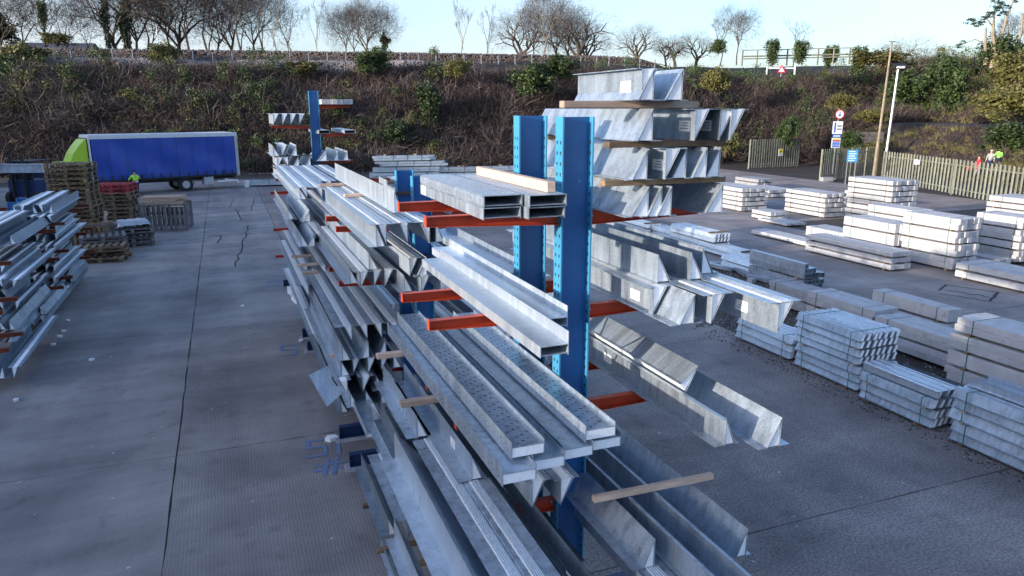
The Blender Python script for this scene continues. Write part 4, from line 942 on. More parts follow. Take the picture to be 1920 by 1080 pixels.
crate('slatted brown crate full of battens behind the low pallets', -6.55, 33.9, 1.75, 1.0, 1.15, 'timber_old', 10, R(-4), 'timber_grey')
crate('grey slatted crate full of pale battens near the lorry wheel', -4.05, 38.9, 2.1, 1.6, 1.35, 'timber_grey', 10, R(-8))
o = thing('batten_stack', 'pale loose battens piled on top of the grey crate', 'battens', (-3.9, 39.2, 1.36), R(-8))
for i in range(16):
    L_ = (1.9, 1.6, 1.75)[i % 3]; ob('batten', cached(('bt', L_), lambda: MB().box(0, L_, 0, .1, 0, .06).mesh('batten', 'timber')), o, (rnd.uniform(-.1, .2), (i % 4)*.28+.1, (i//4)*.075), (0, 0, rnd.uniform(-.06, .06)))
o = thing('batten_stack', 'short pale battens between the tall tower and red-topped stack', 'battens', (-6.0, 38.0, 0), R(-8))
for i in range(14): ob('batten', cached('bt2', lambda: MB().box(0, .6, 0, .6, 0, .07).mesh('batten', 'timber')), o, (rnd.uniform(-.05, .05), 0, i*.085), (0, 0, rnd.uniform(-.1, .1)))
def sheet():
    g = MB(); n = 12
    for j in range(n+1):
        for i in range(n+1):
            x = (i/n-.5)*1.35; y = (j/n-.5)*1.1; d = max(0, max(abs(x)-.6, abs(y)-.5)); g.v.append((x, y, rnd.uniform(0, .05)-d*3.2))
    for j in range(n):
        for i in range(n): g.f.append((j*(n+1)+i, j*(n+1)+i+1, (j+1)*(n+1)+i+1, (j+1)*(n+1)+i))
    return g.mesh('plastic_sheet', 'alu', True)
tag(ob('plastic_sheet', sheet(), None, (-3.95, 35.2, 1.1), (0, 0, R(12))), 'crumpled grey plastic sheet draped over the wrapped pallet pile', 'sheet')

# ------------------------------------------------------------------ lorry
tl = at_z(180, 371); tr = at_z(452, 352)
ang = math.atan2(tr.y-tl.y, tr.x-tl.x); TL = (tr-tl).length
lorry = thing('curtain_side_lorry', 'blue curtain-sided lorry with lime green cab parked before the bank', 'lorry', (tl.x, tl.y, 0), ang)
D = 2.5
def ripple(w, z0, z1, m, n=90):
    g = MB(); rows_ = 10
    for j in range(rows_+1):
        for i in range(n+1):
            x = w*i/n; t = j/rows_; y = .03*math.sin(x*9.0+t)*(1-t)**1.5+.025*math.sin(x*3.1+t*3)+.05*math.sin(x*1.3+1+t*5)*math.sin(t*3.1)+.03*abs(math.sin(x*2.6))*math.sin(t*3.14)-.06*max(0, 1-abs((x-w+1.2)-t*1.3)*2.2)*(1-t)*.6
            g.v.append((x, y-.0, z0+(z1-z0)*t))
    for j in range(rows_):
        for i in range(n): g.f.append((j*(n+1)+i, j*(n+1)+i+1, (j+1)*(n+1)+i+1, (j+1)*(n+1)+i))
    return g.mesh('curtain', m, True)
cu = ob('side_curtain', ripple(TL-.35, 1.12, 3.83, 'curtain'), lorry, (.12, -.03, 0)); ob('side_curtain', CACHE.setdefault('cur2', ripple(TL-.35, 1.12, 3.83, 'curtain')), lorry, (.12, D, 0))
sm = MB()
for i in range(1, 9): sm.box(TL*i/9-.006, TL*i/9+.006, -.128, -.112, 1.15, 3.8)
ob('curtain_seam', sm.mesh('curtain_seam', 'navy'), lorry, kind='stuff')
ob('roof', MB().box(0, TL, -.05, D+.05, 4.0, 4.1).box(.0, TL, -.07, -.03, 3.84, 3.999).box(.0, TL, D+.03, D+.07, 3.84, 3.999).mesh('roof', 'roofp'), lorry)
ob('headboard', MB().box(-.04, .06, -.04, D+.04, 1.0, 3.998).mesh('headboard', 'roofp'), lorry)
rr = ob('rear_frame', MB().box(TL-.22, TL-.001, -.075, .06, .95, 3.838).box(TL-.22, TL-.001, D-.06, D+.075, .95, 3.838).box(TL-.06, TL-.02, .061, D-.061, .95, 3.998).mesh('rear_frame', 'alu'), lorry)
ob('chassis', MB().box(0, TL-.1, .75, .95, .72, .99).box(0, TL-.1, D-.95, D-.75, .72, .99).box(.05, TL-.25, -.02, D+.02, .99, 1.1).mesh('chassis', 'black'), lorry)
ob('toolbox', MB().box(TL*.73, TL*.80, .02, .5, .42, .95).mesh('toolbox', 'alu'), lorry)
ob('under_run_bar', MB().box(TL*.83, TL-.2, .0, .06, .55, .66).box(TL-.25, TL-.12, .0, D, .45, .58).mesh('under_run_bar', 'white'), lorry)
wheel = MB().tube((0, 0, 0), (0, .3, 0), .5, .5, 24).mesh('wheel', 'rubber'); hub = MB().tube((0, -.02, 0), (0, .02, 0), .27, .25, 16).mesh('rim', 'alu')
arch = MB()
for i in range(10):
    a0 = math.pi*i/10; a1 = math.pi*(i+1)/10; arch.tube((.6*math.cos(a0), 0, .6*math.sin(a0)), (.6*math.cos(a1), 0, .6*math.sin(a1)), .03, .03, 4)
arch = arch.mesh('mudguard', 'black')
for x in (TL*.60,):
    for y in (.02, D-.32):
        w_ = ob('wheel', wheel, lorry, (x, y, .5)); ob('rim', hub, w_, (0, 0, 0))
        if y < 1: ob('mudguard', arch, lorry, (x, y, .5))
g = MB()
bk = MB(); 
for i in range(15):
    x = .5+i*(TL-1.1)/14; bk.box(x, x+.07, -.075, -.055, .95, 1.42)
ob('curtain_buckle', bk.mesh('curtain_buckle', 'black'), lorry, kind='stuff')
g.tube((.2, -.07, 1.22), (TL-.3, -.07, 1.22), .012, .012, 4).tube((.2, -.07, 1.33), (TL-.3, -.07, 1.33), .01, .01, 4); ob('tension_rope', g.mesh('tension_rope', 'navy'), lorry)
cabm = MB().prism_x([(.0, .6), (0, 2.35), (2.45, 2.35), (2.45, .6)], -1.9, -.35).mesh('cab', 'lime'); ob('cab', cabm, lorry, (0, .02, 0))
ob('wind_deflector', fixn(MB().prism([(-.1, 2.36), (-.1, 3.85), (-.25, 3.78), (-.6, 3.4), (-.95, 2.9), (-1.2, 2.36)], .15, D-.15).mesh('wind_deflector', 'lime')), lorry)
ob('deflector_edge', MB().box(-.095, -.045, .12, D-.12, 2.7, 3.9).mesh('deflector_edge', 'black'), lorry)
ob('side_window', MB().box(-1.8, -1.1, .0, .018, 1.5, 2.2).mesh('side_window', 'glass'), lorry); ob('windscreen', MB().box(-1.915, -1.901, .2, D-.2, 1.4, 2.2).mesh('windscreen', 'glass'), lorry)
for y in (.02, D-.32): w_ = ob('wheel', wheel, lorry, (-1.5, y-.03, .5)); ob('rim', hub, w_)
p = at_z(455, 350); tag(ob('white_bucket', MB().tube((0, 0, 0), (0, 0, .5), .18, .25, 10).mesh('white_bucket', 'white'), None, (p.x+.3, p.y-.4, 0)), 'small white container on ground at the lorry tail', 'container')

# dark site cabin glazing seen between rack and pallets at far left
fk = at_d(18, 45.5)
cab = thing('forklift', 'dark blue forklift with glazed cab behind the left rack', 'forklift', (fk.x, fk.y, 0), -YAW-.1)
ob('body', MB().box(-.9, .9, 0, 2.6, .45, 1.5).box(-.85, .85, 2.0, 2.9, .4, 1.9).mesh('body', 'navy'), cab)
ob('roof', MB().box(-.8, .8, 0, 1.9, 2.6, 2.68).mesh('roof', 'black'), cab)
for x in (-.8, .72):
    for y in (.02, 1.8): ob('pillar', cached('pil', lambda: MB().box(0, .08, 0, .08, 1.501, 2.599).mesh('pillar', 'black')), cab, (x, y, 0))
ob('window_pane', MB().box(-.719, .719, .03, .045, 1.51, 2.59).mesh('window_pane', 'glass'), cab)
for x in (-1.0, .75):
    for y in (.1, 2.0): ob('wheel', cached('fw', lambda: MB().tube((0, 0, 0), (.25, 0, 0), .4, .4, 16).mesh('wheel', 'rubber')), cab, (x, y, .4))
ob('mast', MB().box(-.45, -.35, -.25, -.1, .1, 3.0).box(.35, .45, -.25, -.1, .1, 3.0).box(-.349, .349, -.2, -.12, 1.9, 2.0).box(-.5, -.38, -1.3, -.251, 2.05, 2.1).box(.38, .5, -1.3, -.251, 2.05, 2.1).mesh('mast', 'black'), cab)
fb_ = at_d(-40, 43.6); fe_ = at_d(98, 43.9)
o = thing('lintel_bundle', 'long pale galvanised bundle held crosswise on the forklift at upper left', 'lintels', (fb_.x, fb_.y, 2.11), math.atan2(fe_.y-fb_.y, fe_.x-fb_.x)); LL = (fe_-fb_).length
ob('steel_shell', MB().box(0, LL, 0, .5, 0, .50).box(.0, LL, -.06, -.001, .44, .52).mesh('steel_shell', 'galv'), o); ob('end_flange', MB().box(LL+.001, LL+.04, -.07, .5, -.03, .56).box(LL-.3, LL-.02, -.02, -.002, .05, .4).mesh('end_flange', 'galv_new'), o)

# ------------------------------------------------------------------ people
def skin_obj(name, joints, edges, radii, m, parent, root=0, sub=1):
    me = bpy.data.meshes.new(name); me.from_pydata(joints, edges, []); me.materials.append(M[m]); o = ob(name, me, parent)
    md = o.modifiers.new('skin', 'SKIN'); md.use_smooth_shade = True
    for i, r in enumerate(radii): me.skin_vertices[0].data[i].radius = (r, r) if not isinstance(r, tuple) else r
    for i in range(len(joints)): me.skin_vertices[0].data[i].use_root = (i == root)
    sb = o.modifiers.new('sub', 'SUBSURF'); sb.levels = sub; sb.render_levels = sub
    return o
def new_skin(name, joints, edges, radii, m, parent, root=0, sub=1):
    import bmesh
    me = bpy.data.meshes.new(name); bm = bmesh.new(); lay = bm.verts.layers.skin.verify(); vs = [bm.verts.new(j) for j in joints]
    for a, b in edges: bm.edges.new((vs[a], vs[b]))
    for v, r in zip(vs, radii):
        v[lay].radius = (r, r) if not isinstance(r, tuple) else r; v[lay].use_root = False
    vs[root][lay].use_root = True
    bm.to_mesh(me); bm.free(); me.materials.append(M[m]); o = ob(name, me, parent)
    md = o.modifiers.new('skin', 'SKIN'); md.use_smooth_shade = True
    sb = o.modifiers.new('sub', 'SUBSURF'); sb.levels = sub; sb.render_levels = sub
    return o
def person(label, loc, rz, top, legs, arms, lean=0.0, hairm='hair', scale=1.0, bands=None, stride=.08, coat=False, hand_l=None):
    o = thing('person', label, 'person', loc, rz); o.scale = (scale,)*3
    lx = lean
    hip = (0, 0, .93); chest = (0, lx*.7, 1.28); neck = (0, lx, 1.48); head = (0, lx*1.15+.01, 1.63); crown = (0, lx*1.15, 1.72)
    J = [hip, (0, lx*.35, 1.1), chest, neck, head, crown]; E_ = [(0, 1), (1, 2), (2, 3), (3, 4), (4, 5)]; Rr = [.13, .12, .15, .055, .098, .07]
    def limb(start, pts, rs):
        a = start
        for p_, r in zip(pts, rs): J.append(p_); Rr.append(r); E_.append((a, len(J)-1)); a = len(J)-1
        return a
    hands = []
    for s, (el, ha) in zip((-1, 1), arms):
        e_ = limb(2, [(s*.19, lx*.9, 1.40), el, ha], [.06, .045, .032]); hands.append(e_)
        d = (Vector(ha)-Vector(el)).normalized(); sd_ = Vector((s, 0, 0)).cross(d); sd_ = sd_.normalized() if sd_.length > .1 else Vector((0, 1, 0))
        pm = Vector(ha)+d*.07; pi = len(J); J.append(tuple(pm)); Rr.append((.035, .018)); E_.append((e_, pi))
        for k in range(4):
            f0 = pm+sd_*((k-1.5)*.02)+d*(.045-.006*abs(k-1.4)); f1 = f0+d*.035
            J.append(tuple(f0)); Rr.append(.009); E_.append((pi, len(J)-1)); J.append(tuple(f1)); Rr.append(.007); E_.append((len(J)-2, len(J)-1))
        J.append(tuple(Vector(ha)+d*.05+sd_*.045)); Rr.append(.01); E_.append((e_, len(J)-1))
    for s in (-1, 1):
        y = stride*s
        limb(0, [(s*.10, 0, .86), (s*.11, y*.5+.02, .48), (s*.12, y, .09), (s*.12, y+.16, .04)], [.085, .06, .045, .035])
    new_skin('body', J, E_, Rr, 'skin', o)
    # jacket
    j2 = [(0, 0, .88 if not coat else .60), (0, lx*.35, 1.1), (0, lx*.7, 1.28), (0, lx*.95, 1.44)]; e2 = [(0, 1), (1, 2), (2, 3)]; r2 = [.165 if not coat else .19, .155, .18, .08]
    for s, (el, ha) in zip((-1, 1), arms):
        b = len(j2); j2 += [(s*.2, lx*.9, 1.40), el, tuple(Vector(el).lerp(Vector(ha), .92))]; r2 += [.082, .066, .05]; e2 += [(2, b), (b, b+1), (b+1, b+2)]
    new_skin('jacket', j2, e2, r2, top, o, root=1)
    j3 = [(0, 0, .92)]; e3 = []; r3 = [.15]
    for s in (-1, 1):
        y = stride*s; b = len(j3); j3 += [(s*.10, 0, .84), (s*.11, y*.5+.02, .48), (s*.12, y, .12)]; r3 += [.105, .08, .068]; e3 += [(0, b), (b, b+1), (b+1, b+2)]
    new_skin('trousers', j3, e3, r3, legs, o)
    hd = Vector(head)
    g = MB(); n = 10
    for j in range(5):
        for i in range(n):
            a = 2*math.pi*i/n; ph = j/4*1.45; g.v.append((hd.x+.112*math.cos(a)*math.cos(ph), hd.y-.012+.12*math.sin(a)*math.cos(ph), hd.z+.02+.12*math.sin(ph)))
    for j in range(4):
        for i in range(n): g.f.append((j*n+i, j*n+(i+1) % n, (j+1)*n+(i+1) % n, (j+1)*n+i))
    ob('hair', g.mesh('hair', hairm, True), o)
    for s in (-1, 1):
        ob('eye', cached('eye', lambda: MB().tube((0, 0, 0), (0, .01, 0), .012, .006, 6).mesh('eye', 'black')), o, (s*.035, hd.y+.098, hd.z+.0))
    ob('nose', cached('nose', lambda: MB().tube((0, 0, .02), (0, .02, -.02), .006, .014, 5).mesh('nose', 'skin')), o, (0, hd.y+.098, hd.z-.02))
    if bands:
        for z, hh, m_ in bands: ob('jacket_band', MB().tube((0, 0, z), (0, lx*.1, z+hh), .192, .192, 14).mesh('jacket_band', m_), o, (0, lx*.45, 0))
    return o
pp = at_z(258, 368)
person('person in lime jacket with navy and white hem, working at the curtain', (pp.x, pp.y-.1, 0), ang+.25, 'hivis', 'navyc', [((-.34, .1, 1.2), (-.30, .32, 1.10)), ((.36, .12, 1.2), (.3, .34, 1.12))], lean=.06, bands=[(.86, .09, 'navyc'), (.955, .06, 'white'), (1.02, .04, 'navyc')])
pq = at_d(86, 48.6)
person('person in lime jacket reaching towards the tall pallet tower', (pq.x, pq.y, 0), R(-80), 'hivis', 'navyc', [((-.3, .15, 1.25), (-.2, .42, 1.32)), ((.32, .2, 1.25), (.22, .5, 1.42))], lean=.02, bands=[(.9, .08, 'sblue')])
def gz(x, y): return bank_h(x, y)
xa, ya = 56.2, 41.6
person('person in a long red coat and patterned trousers on path beyond palisade', (xa, ya, gz(xa, ya)), R(60), 'redc', 'patt', [((-.3, 0, 1.15), (-.36, .12, .95)), ((.3, 0, 1.15), (.3, .2, 1.05))], hairm='hair', coat=True)
tag(ob('shoulder_bag', MB().prism_x([(0, 0), (.3, 0), (.26, .3), (.04, .3)], 0, .14).mesh('shoulder_bag', 'redc'), None, (xa-.5, ya+.2, gz(xa, ya)+.6)), 'red bag carried beside the person in red', 'bag')
xb, yb = 57.0, 40.6
person('person in a bright green vest on the path beyond palisade', (xb, yb, gz(xb, yb)), R(100), 'hivisg', 'navyc', [((-.3, .05, 1.15), (-.25, .25, 1.0)), ((.3, .05, 1.15), (.26, .25, 1.05))], hairm='rust', scale=.9)
xc, yc = 56.8, 41.1
person('person in pale grey top behind the one in green vest', (xc, yc, gz(xc, yc)), R(100), 'conc_old', 'navyc', [((-.28, 0, 1.12), (-.3, .05, .88)), ((.28, 0, 1.12), (.3, .05, .88))], hairm='conc')

# ------------------------------------------------------------------ fences, gate, poles, signs
PALE = None
def pale_mesh(h):
    def f():
        g = MB(); w = .065
        prof = [(-w/2, .03), (-w/4, 0), (w/4, 0), (w/2, .03)]
        zt = [h-.10, h-.03, h-.03, h-.10]
        for i in range(3):
            (xa_, ya_), (xb_, yb_) = prof[i], prof[i+1]; o = len(g.v)
            g.v += [(xa_, ya_, .05), (xb_, yb_, .05), (xb_, yb_, zt[i+1]), (xa_, ya_, zt[i]), (xa_, ya_+.004, .05), (xb_, yb_+.004, .05), (xb_, yb_+.004, zt[i+1]), (xa_, ya_+.004, zt[i])]
            g.f += [(o, o+1, o+2, o+3), (o+7, o+6, o+5, o+4), (o+3, o+2, o+6, o+7), (o, o+4, o+5, o+1), (o, o+3, o+7, o+4), (o+1, o+5, o+6, o+2)]
        return g.mesh('pale', 'palisade')
    return cached(('pale', h), f)
def palisade(label, a, b, h=2.3, pitch=.155, posts=2.75, name='palisade_fence', cat='fence', ws=1.0):
    a = Vector(a); b = Vector(b); L = (b-a).length; rz = math.atan2(b.y-a.y, b.x-a.x)
    o = thing(name, label, cat, a, rz); n = int(L/pitch); dz = b.z-a.z
    for i in range(n+1): ob('pale', pale_mesh(h), o, (i*pitch+.03, -.035, dz*i/n+rnd.uniform(-.01, .01)), (0, rnd.uniform(-.006, .006), 0), (ws, 1, 1))
    for z in (.42, h-.42):
        r_ = ob('rail', MB().box(0, L, 0, .045, -.025, .025).mesh('rail', 'palisade'), o, (0, .002, z), (0, -math.atan2(dz, L), 0))
    k = int(L/posts)
    for i in range(k+1): ob('post', cached(('fp', h), lambda: MB().box(-.05, .05, 0, .1, -.1, h-.05).mesh('post', 'palisade')), o, (min(L-.05, i*posts+.05), .049, dz*i*posts/L))
    return o
fa = at_z(1652, 338); fb = at_z(1925, 392)
dirv = (fb-fa).normalized()
fe = fa+dirv*30
palisade('long grey green palisade fence running towards camera along the right', (fa.x, fa.y, 0), (fe.x, fe.y, 0), 2.45, .43, 5.0, ws=3.3)
pa = at_z(1404, 316); pb = at_z(1496, 312)
f2 = palisade('short palisade panel with yellow notice left of the gateway', pa, pb, 2.9, .31, 3.2, ws=2.6)
f2.scale = (1, 1, 1)
ga = at_z(1538, 338); gb = at_z(1636, 330)
gt = palisade('open palisade gate standing beside the timber post', ga, gb, 2.6, .27, 2.1, 'palisade_gate', 'gate', ws=1.6)
tag(ob('concrete_block', MB().box(0, .9, 0, .5, 0, .32).mesh('concrete_block', 'conc_old'), None, (ga.x-.55, ga.y-.9, 0), (0, 0, -.2)), 'pale concrete block at the free end of the gate', 'block')
gp = at_z(1642, 334)
tag(ob('gate_post', MB().box(-.22, .22, -.2, .2, -.1, 2.7).mesh('gate_post', 'gpost'), None, gp), 'thick brown timber gate post beside the lamp pole', 'post')
# notice on the panel
nv = (pb-pa).normalized(); np_ = pa+nv*(pb-pa).length*.6
sg = thing('warning_notice', 'small yellow and white notice fixed to the short palisade panel', 'notice', (np_.x, np_.y-.12, 1.5)); 
ob('notice_board', MB().box(-.28, .28, -.01, .01, -.35, .35).mesh('notice_board', 'white'), sg); ob('yellow_panel', MB().box(-.26, .26, -.014, -.0102, -.05, .33).mesh('yellow_panel', 'syel'), sg)
ob('warning_triangle', fixn(MB().prism([(-.14, 0), (.14, 0), (0, .25)], -.018, -.0142).mesh('warning_triangle', 'black')), sg)
ob('printed_lines', MB().box(-.2, .2, -.0145, -.0102, -.16, -.12).box(-.2, .15, -.0145, -.0102, -.25, -.21).mesh('printed_lines', 'ink'), sg)
# lamp pole and wooden pole
lp = at_z(1655, 337)
zt = 13.0
lamp = thing('lamp_pole', 'slim white steel pole carrying a floodlight beside the gate', 'lamp', (lp.x, lp.y, 0))
ztop = lambda px, py, P_: None
from math import hypot
def z_at(px, py, P_):
    r = ray(px, py); t = hypot(P_[0], P_[1])/hypot(r[0], r[1]); return H+r[2]*t
zl = z_at(1680, 128, lp)
ob('pole', MB().tube((0, 0, 0), (.25, 0, zl), .12, .09, 8).mesh('pole', 'alu'), lamp)
hd_ = ob('floodlight', MB().box(-.45, .45, -.25, .25, -.12, .12).mesh('floodlight', 'black'), lamp, (.25, -.1, zl+.18), (R(25), 0, R(-25))); ob('lens', MB().box(-.33, .33, -.262, -.251, -.09, .09).mesh('lens', 'white'), hd_)
wp = thing('telegraph_pole', 'tall weathered wooden pole standing just left of the white lamp pole', 'pole', (lp.x-.2, lp.y+.8, 0))
zw = z_at(1677, 76, lp); ob('pole', MB().tube((0, 0, 0), (.30, 0, zw), .13, .07, 8).mesh('pole', 'barkp'), wp); ob('cross_bar', MB().box(.0, .75, -.03, .03, zw-.05, zw).mesh('cross_bar', 'barkp'), wp)
tag(ob('white_box', MB().box(-.2, .2, -.1, .1, -.18, .18).mesh('white_box', 'white'), None, fa+dirv*5.6+Vector((-.25, 0, 1.9)), (0, 0, math.atan2(dirv.y, dirv.x))), 'small white box fixed near top of the long palisade', 'box')
# signs by the gate
def board(parent, name, m, x0, x1, z0, z1, y=0.0, t=.012):
    return ob(name, MB().box(x0, x1, y-t, y, z0, z1).mesh(name, m), parent)
sp = at_d(1574, 68); s1 = thing('site_sign', 'tall blue and white site sign with coloured bars behind the gate', 'sign', (sp.x, sp.y, 0), -YAW)
k = 68/1411.
def zy(py): return H-(py-204)*k
ob('post', MB().box(-.05, .05, 0, .08, 0, zy(225)-.01).mesh('post', 'alu'), s1)
board(s1, 'header_board', 'white', -.45, .45, zy(250), zy(227), -.002); board(s1, 'name_board', 'sblue', -.38, .38, zy(257), zy(251), -.002); board(s1, 'rules_board', 'white', -.42, .38, zy(276), zy(257.6), -.002)
b_ = s1
for nm, m_, x0, x1, a_, c_ in (('emblem', 'sblue', -.3, -.15, 248, 229), ('print_line', 'ink', -.05, .38, 237, 234), ('print_line', 'ink', -.05, .38, 243, 240)): board(b_, nm, m_, x0, x1, zy(a_), zy(c_), -.0145, .004)
board(b_, 'print_line', 'white', -.3, .3, zy(255), zy(253), -.0145, .004)
for nm, m_, a_, c_ in (('yellow_bar', 'syel', 260.6, 258.4), ('red_bar', 'sred', 263.4, 261.0), ('blue_bar', 'sblue', 266.2, 263.9), ('blue_bar', 'sblue', 269, 266.7), ('blue_bar', 'sblue', 271.8, 269.5), ('blue_bar', 'sblue', 275, 272.5)): board(b_, nm, m_, -.34, .34, zy(a_), zy(c_), -.0145, .004)
s2 = thing('road_sign', 'round white and red-rimmed restriction sign above the tall site sign', 'sign', (sp.x, sp.y-.1, 0), -YAW)
def disc(r, m, y): return MB().tube((0, y, 0), (0, y-.01, 0), r, r, 24).mesh('disc', m)
zc = zy(214); ob('rim_disc', disc(.42, 'sred', 0), s2, (0, -.02, zc)); ob('white_disc', disc(.34, 'white', -.011), s2, (0, -.02, zc)); ob('arrow_mark', MB().box(-.05, .05, -.026, -.0212, -.2, .2).box(-.14, .14, -.026, -.0212, -.12, -.04).mesh('arrow_mark', 'sblue'), s2, (0, -.02, zc)); ob('post', MB().box(-.035, .035, 0, .05, 0, zc+.5).mesh('post', 'alu'), s2, (0, .2, 0))
s3p = at_d(1608, 58); s3 = thing('entrance_notice', 'light blue notice board with white print behind the gate', 'sign', (s3p.x, s3p.y, 0), -YAW)
k = 58/1411.
board(s3, 'board', 'cyan', -.42, .42, zy(303), zy(280)); 
for i in range(5): board(s3, 'print_line', 'white', -.3, .3 if i % 2 else .2, zy(300.5-4.2*i), zy(298.8-4.2*i), -.0125, .004)
for x in (-.35, .3): board(s3, 'post', 'alu', x, x+.06, 0, zy(280), .08, .06)
k = 84/1411.
s4p = at_d(1459, 84); s4 = thing('road_sign', 'red triangle warning sign on white rail up on the bridge approach', 'sign', (s4p.x, s4p.y, 0), -YAW)
ob('triangle_rim', fixn(MB().prism([(-.5, 0), (.5, 0), (0, .85)], -.02, 0).mesh('triangle_rim', 'sred')), s4, (0, -.05, zy(139))); ob('triangle_face', fixn(MB().prism([(-.32, .1), (.32, .1), (0, .64)], -.026, -.0205).mesh('triangle_face', 'white')), s4, (0, -.05, zy(139)))
ob('support_post', MB().box(-.05, .05, -.03, .03, zy(146), zy(128)).mesh('support_post', 'alu'), s4, (0, .05, 0))
hb = thing('height_barrier', 'white horizontal bar on two posts behind the triangle sign', 'barrier', (s4p.x, s4p.y, 0), -YAW)
ob('bar', MB().box(-1.4, 1.5, .1, .2, zy(132), zy(129.5)).mesh('bar', 'white'), hb); ob('post', MB().box(1.46, 1.6, .1, .2, zy(142), zy(124)).mesh('post', 'white'), hb); ob('post', MB().box(-1.6, -1.5, .1, .2, zy(142), zy(127)).mesh('post', 'white'), hb)

# retaining walls of the underpass behind the gate: courses of stone blocks
def stone_wall(label, px0, px1, D0, z0, z1):
    a = at_d(px0, D0); b = at_d(px1, D0); L = (b-a).length; o = thing('stone_wall', label, 'wall', (a.x, a.y, z0), math.atan2(b.y-a.y, b.x-a.x))
    ob('backing', MB().box(0, L, .06, .5, 0, z1-z0).mesh('backing', 'soil'), o); rows_ = int((z1-z0)/.42)
    g = MB()
    for r_ in range(rows_):
        x = -.3*(r_ % 2)
        while x < L:
            w = rnd.uniform(.5, .95); e = rnd.uniform(0, .03); g.box(max(0, x)+.015, min(L, x+w)-.015, -e, .059, r_*.42+.012, r_*.42+.40); x += w
    ob('stone', g.mesh('stone', 'conc_old'), o, kind='stuff')
M['conc_old2'] = mat('mossy grey stone', (0.07, 0.065, 0.06), 0.95, var=.5, scale=1.2, bump=.5, col2=(0.17, 0.16, 0.155))
def sw(label, px0, px1, D0, py1, py0, m):
    M_save = M['conc_old']; M['conc_old'] = M[m]; kk = D0/1411.; stone_wall(label, px0, px1, D0, max(0, H-(py0-204)*kk), H-(py1-204)*kk); M['conc_old'] = M_save
sw('mossy stone retaining wall of the bridge approach behind the gate', 1572, 1664, 77, 243, 300, 'conc_old2')

# railing along the track edge and ballast
def pt_on_bank(u, d):      # u metres along foot line from left end of view, d metres up the slope
    seg = [(-140, 104), (-18.7, 77.0), (23, 69.0), (41.5, 66.5), (75, 63)]
    acc = -60; 
    for (a, b) in zip(seg, seg[1:]):
        L = math.hypot(b[0]-a[0], b[1]-a[1])
        if a[0] == -140: acc0 = -L
        s0 = acc0 if a[0] == -140 else acc_
        if u <= s0+L or b == seg[-1]:
            t = (u-s0)/L; n_ = Vector((-(b[1]-a[1]), b[0]-a[0])).normalized()
            x = a[0]+(b[0]-a[0])*t+n_.x*d; y = a[1]+(b[1]-a[1])*t+n_.y*d; return x, y
        acc_ = s0+L
rl = thing('trackside_railing', 'low rusty railing running along the top of the bank', 'railing', (0, 0, 0))
prev = None; g = MB()
pm = MB().box(-.05, .05, -.05, .05, -.3, .95).mesh('post', 'alu')
for i in range(-18, 42):
    x, y = pt_on_bank(i*2.0, 14.6); z = bank_h(x, y); 
    ob('post', pm, rl, (x, y, z))
    if prev: g.tube(prev, (x, y, z+.55), .05, .05, 4)
    prev = (x, y, z+.55)
ob('rail', g.mesh('rail', 'rust'), rl)
M['ballast'] = ground_mat('track ballast', 0, (0.16, .145, .135), (0.30, .28, .27), speck=.5)
M['ballastd'] = ground_mat('dirty track ballast', 0, (0.07, .055, .05), (0.16, .13, .115), speck=.6)
def stones(name, u0, u1, d0, d1, n, m, smin, smax, lift=0.0):
    rs = np.random.RandomState(len(name)+n); V = []; Fc = []
    for i in range(n):
        u = rs.uniform(u0, u1); d = rs.uniform(d0, d1); x, y = pt_on_bank(u, d); z = bank_h(x, y)+lift; s = rs.uniform(smin, smax); o = len(V)
        V += [(x+s*rs.uniform(.6, 1)*a, y+s*rs.uniform(.6, 1)*b, z+s*.7*c) for a, b, c in ((1, 0, 0), (-1, 0, 0), (0, 1, 0), (0, -1, 0), (0, 0, 1), (0, 0, -.6))]
        Fc += [(o, o+2, o+4), (o+2, o+1, o+4), (o+1, o+3, o+4), (o+3, o, o+4), (o+2, o, o+5), (o+1, o+2, o+5), (o+3, o+1, o+5), (o, o+3, o+5)]
    me = bpy.data.meshes.new(name); me.from_pydata(V, [], Fc); me.materials.append(M[m]); return ob(name, me, kind='stuff')
stones('track_ballast', -40, 70, 15.4, 17.2, 9000, 'ballastd', .10, .22, .03)
stones('pale_ballast', -40, 42, 11.4, 14.4, 9000, 'ballast', .10, .22, .0)
stones('rubble', -5, 48, -.8, 1.2, 900, 'soil', .06, .2, .04)
stones('scattered_rubble', 20, 48, -1.6, .6, 500, 'ballastd', .05, .16, .03)

# house roof far left behind the bank
hp = at_d(95, 108); hs = thing('house', 'dark slate roofed house half hidden behind the bank at upper left', 'house', (hp.x, hp.y, 9.0), -YAW+.12)
ob('wall', MB().box(-5.5, 5.5, 0, 7, 0, 4.3).mesh('wall', 'brickw'), hs); ob('roof', fixn(MB().prism_x([(-.4, 4.25), (3.5, 6.1), (7.4, 4.25)], -5.8, 5.8).mesh('roof', 'slate')), hs)
wl = at_d(310, 98); tag(ob('pale_pole', MB().tube((0, 0, 0), (0, 0, 5.0), .09, .06, 6).mesh('pale_pole', 'white'), None, (wl.x, wl.y, 11.2)), 'thin pale pole among the trees above the bank', 'pole')

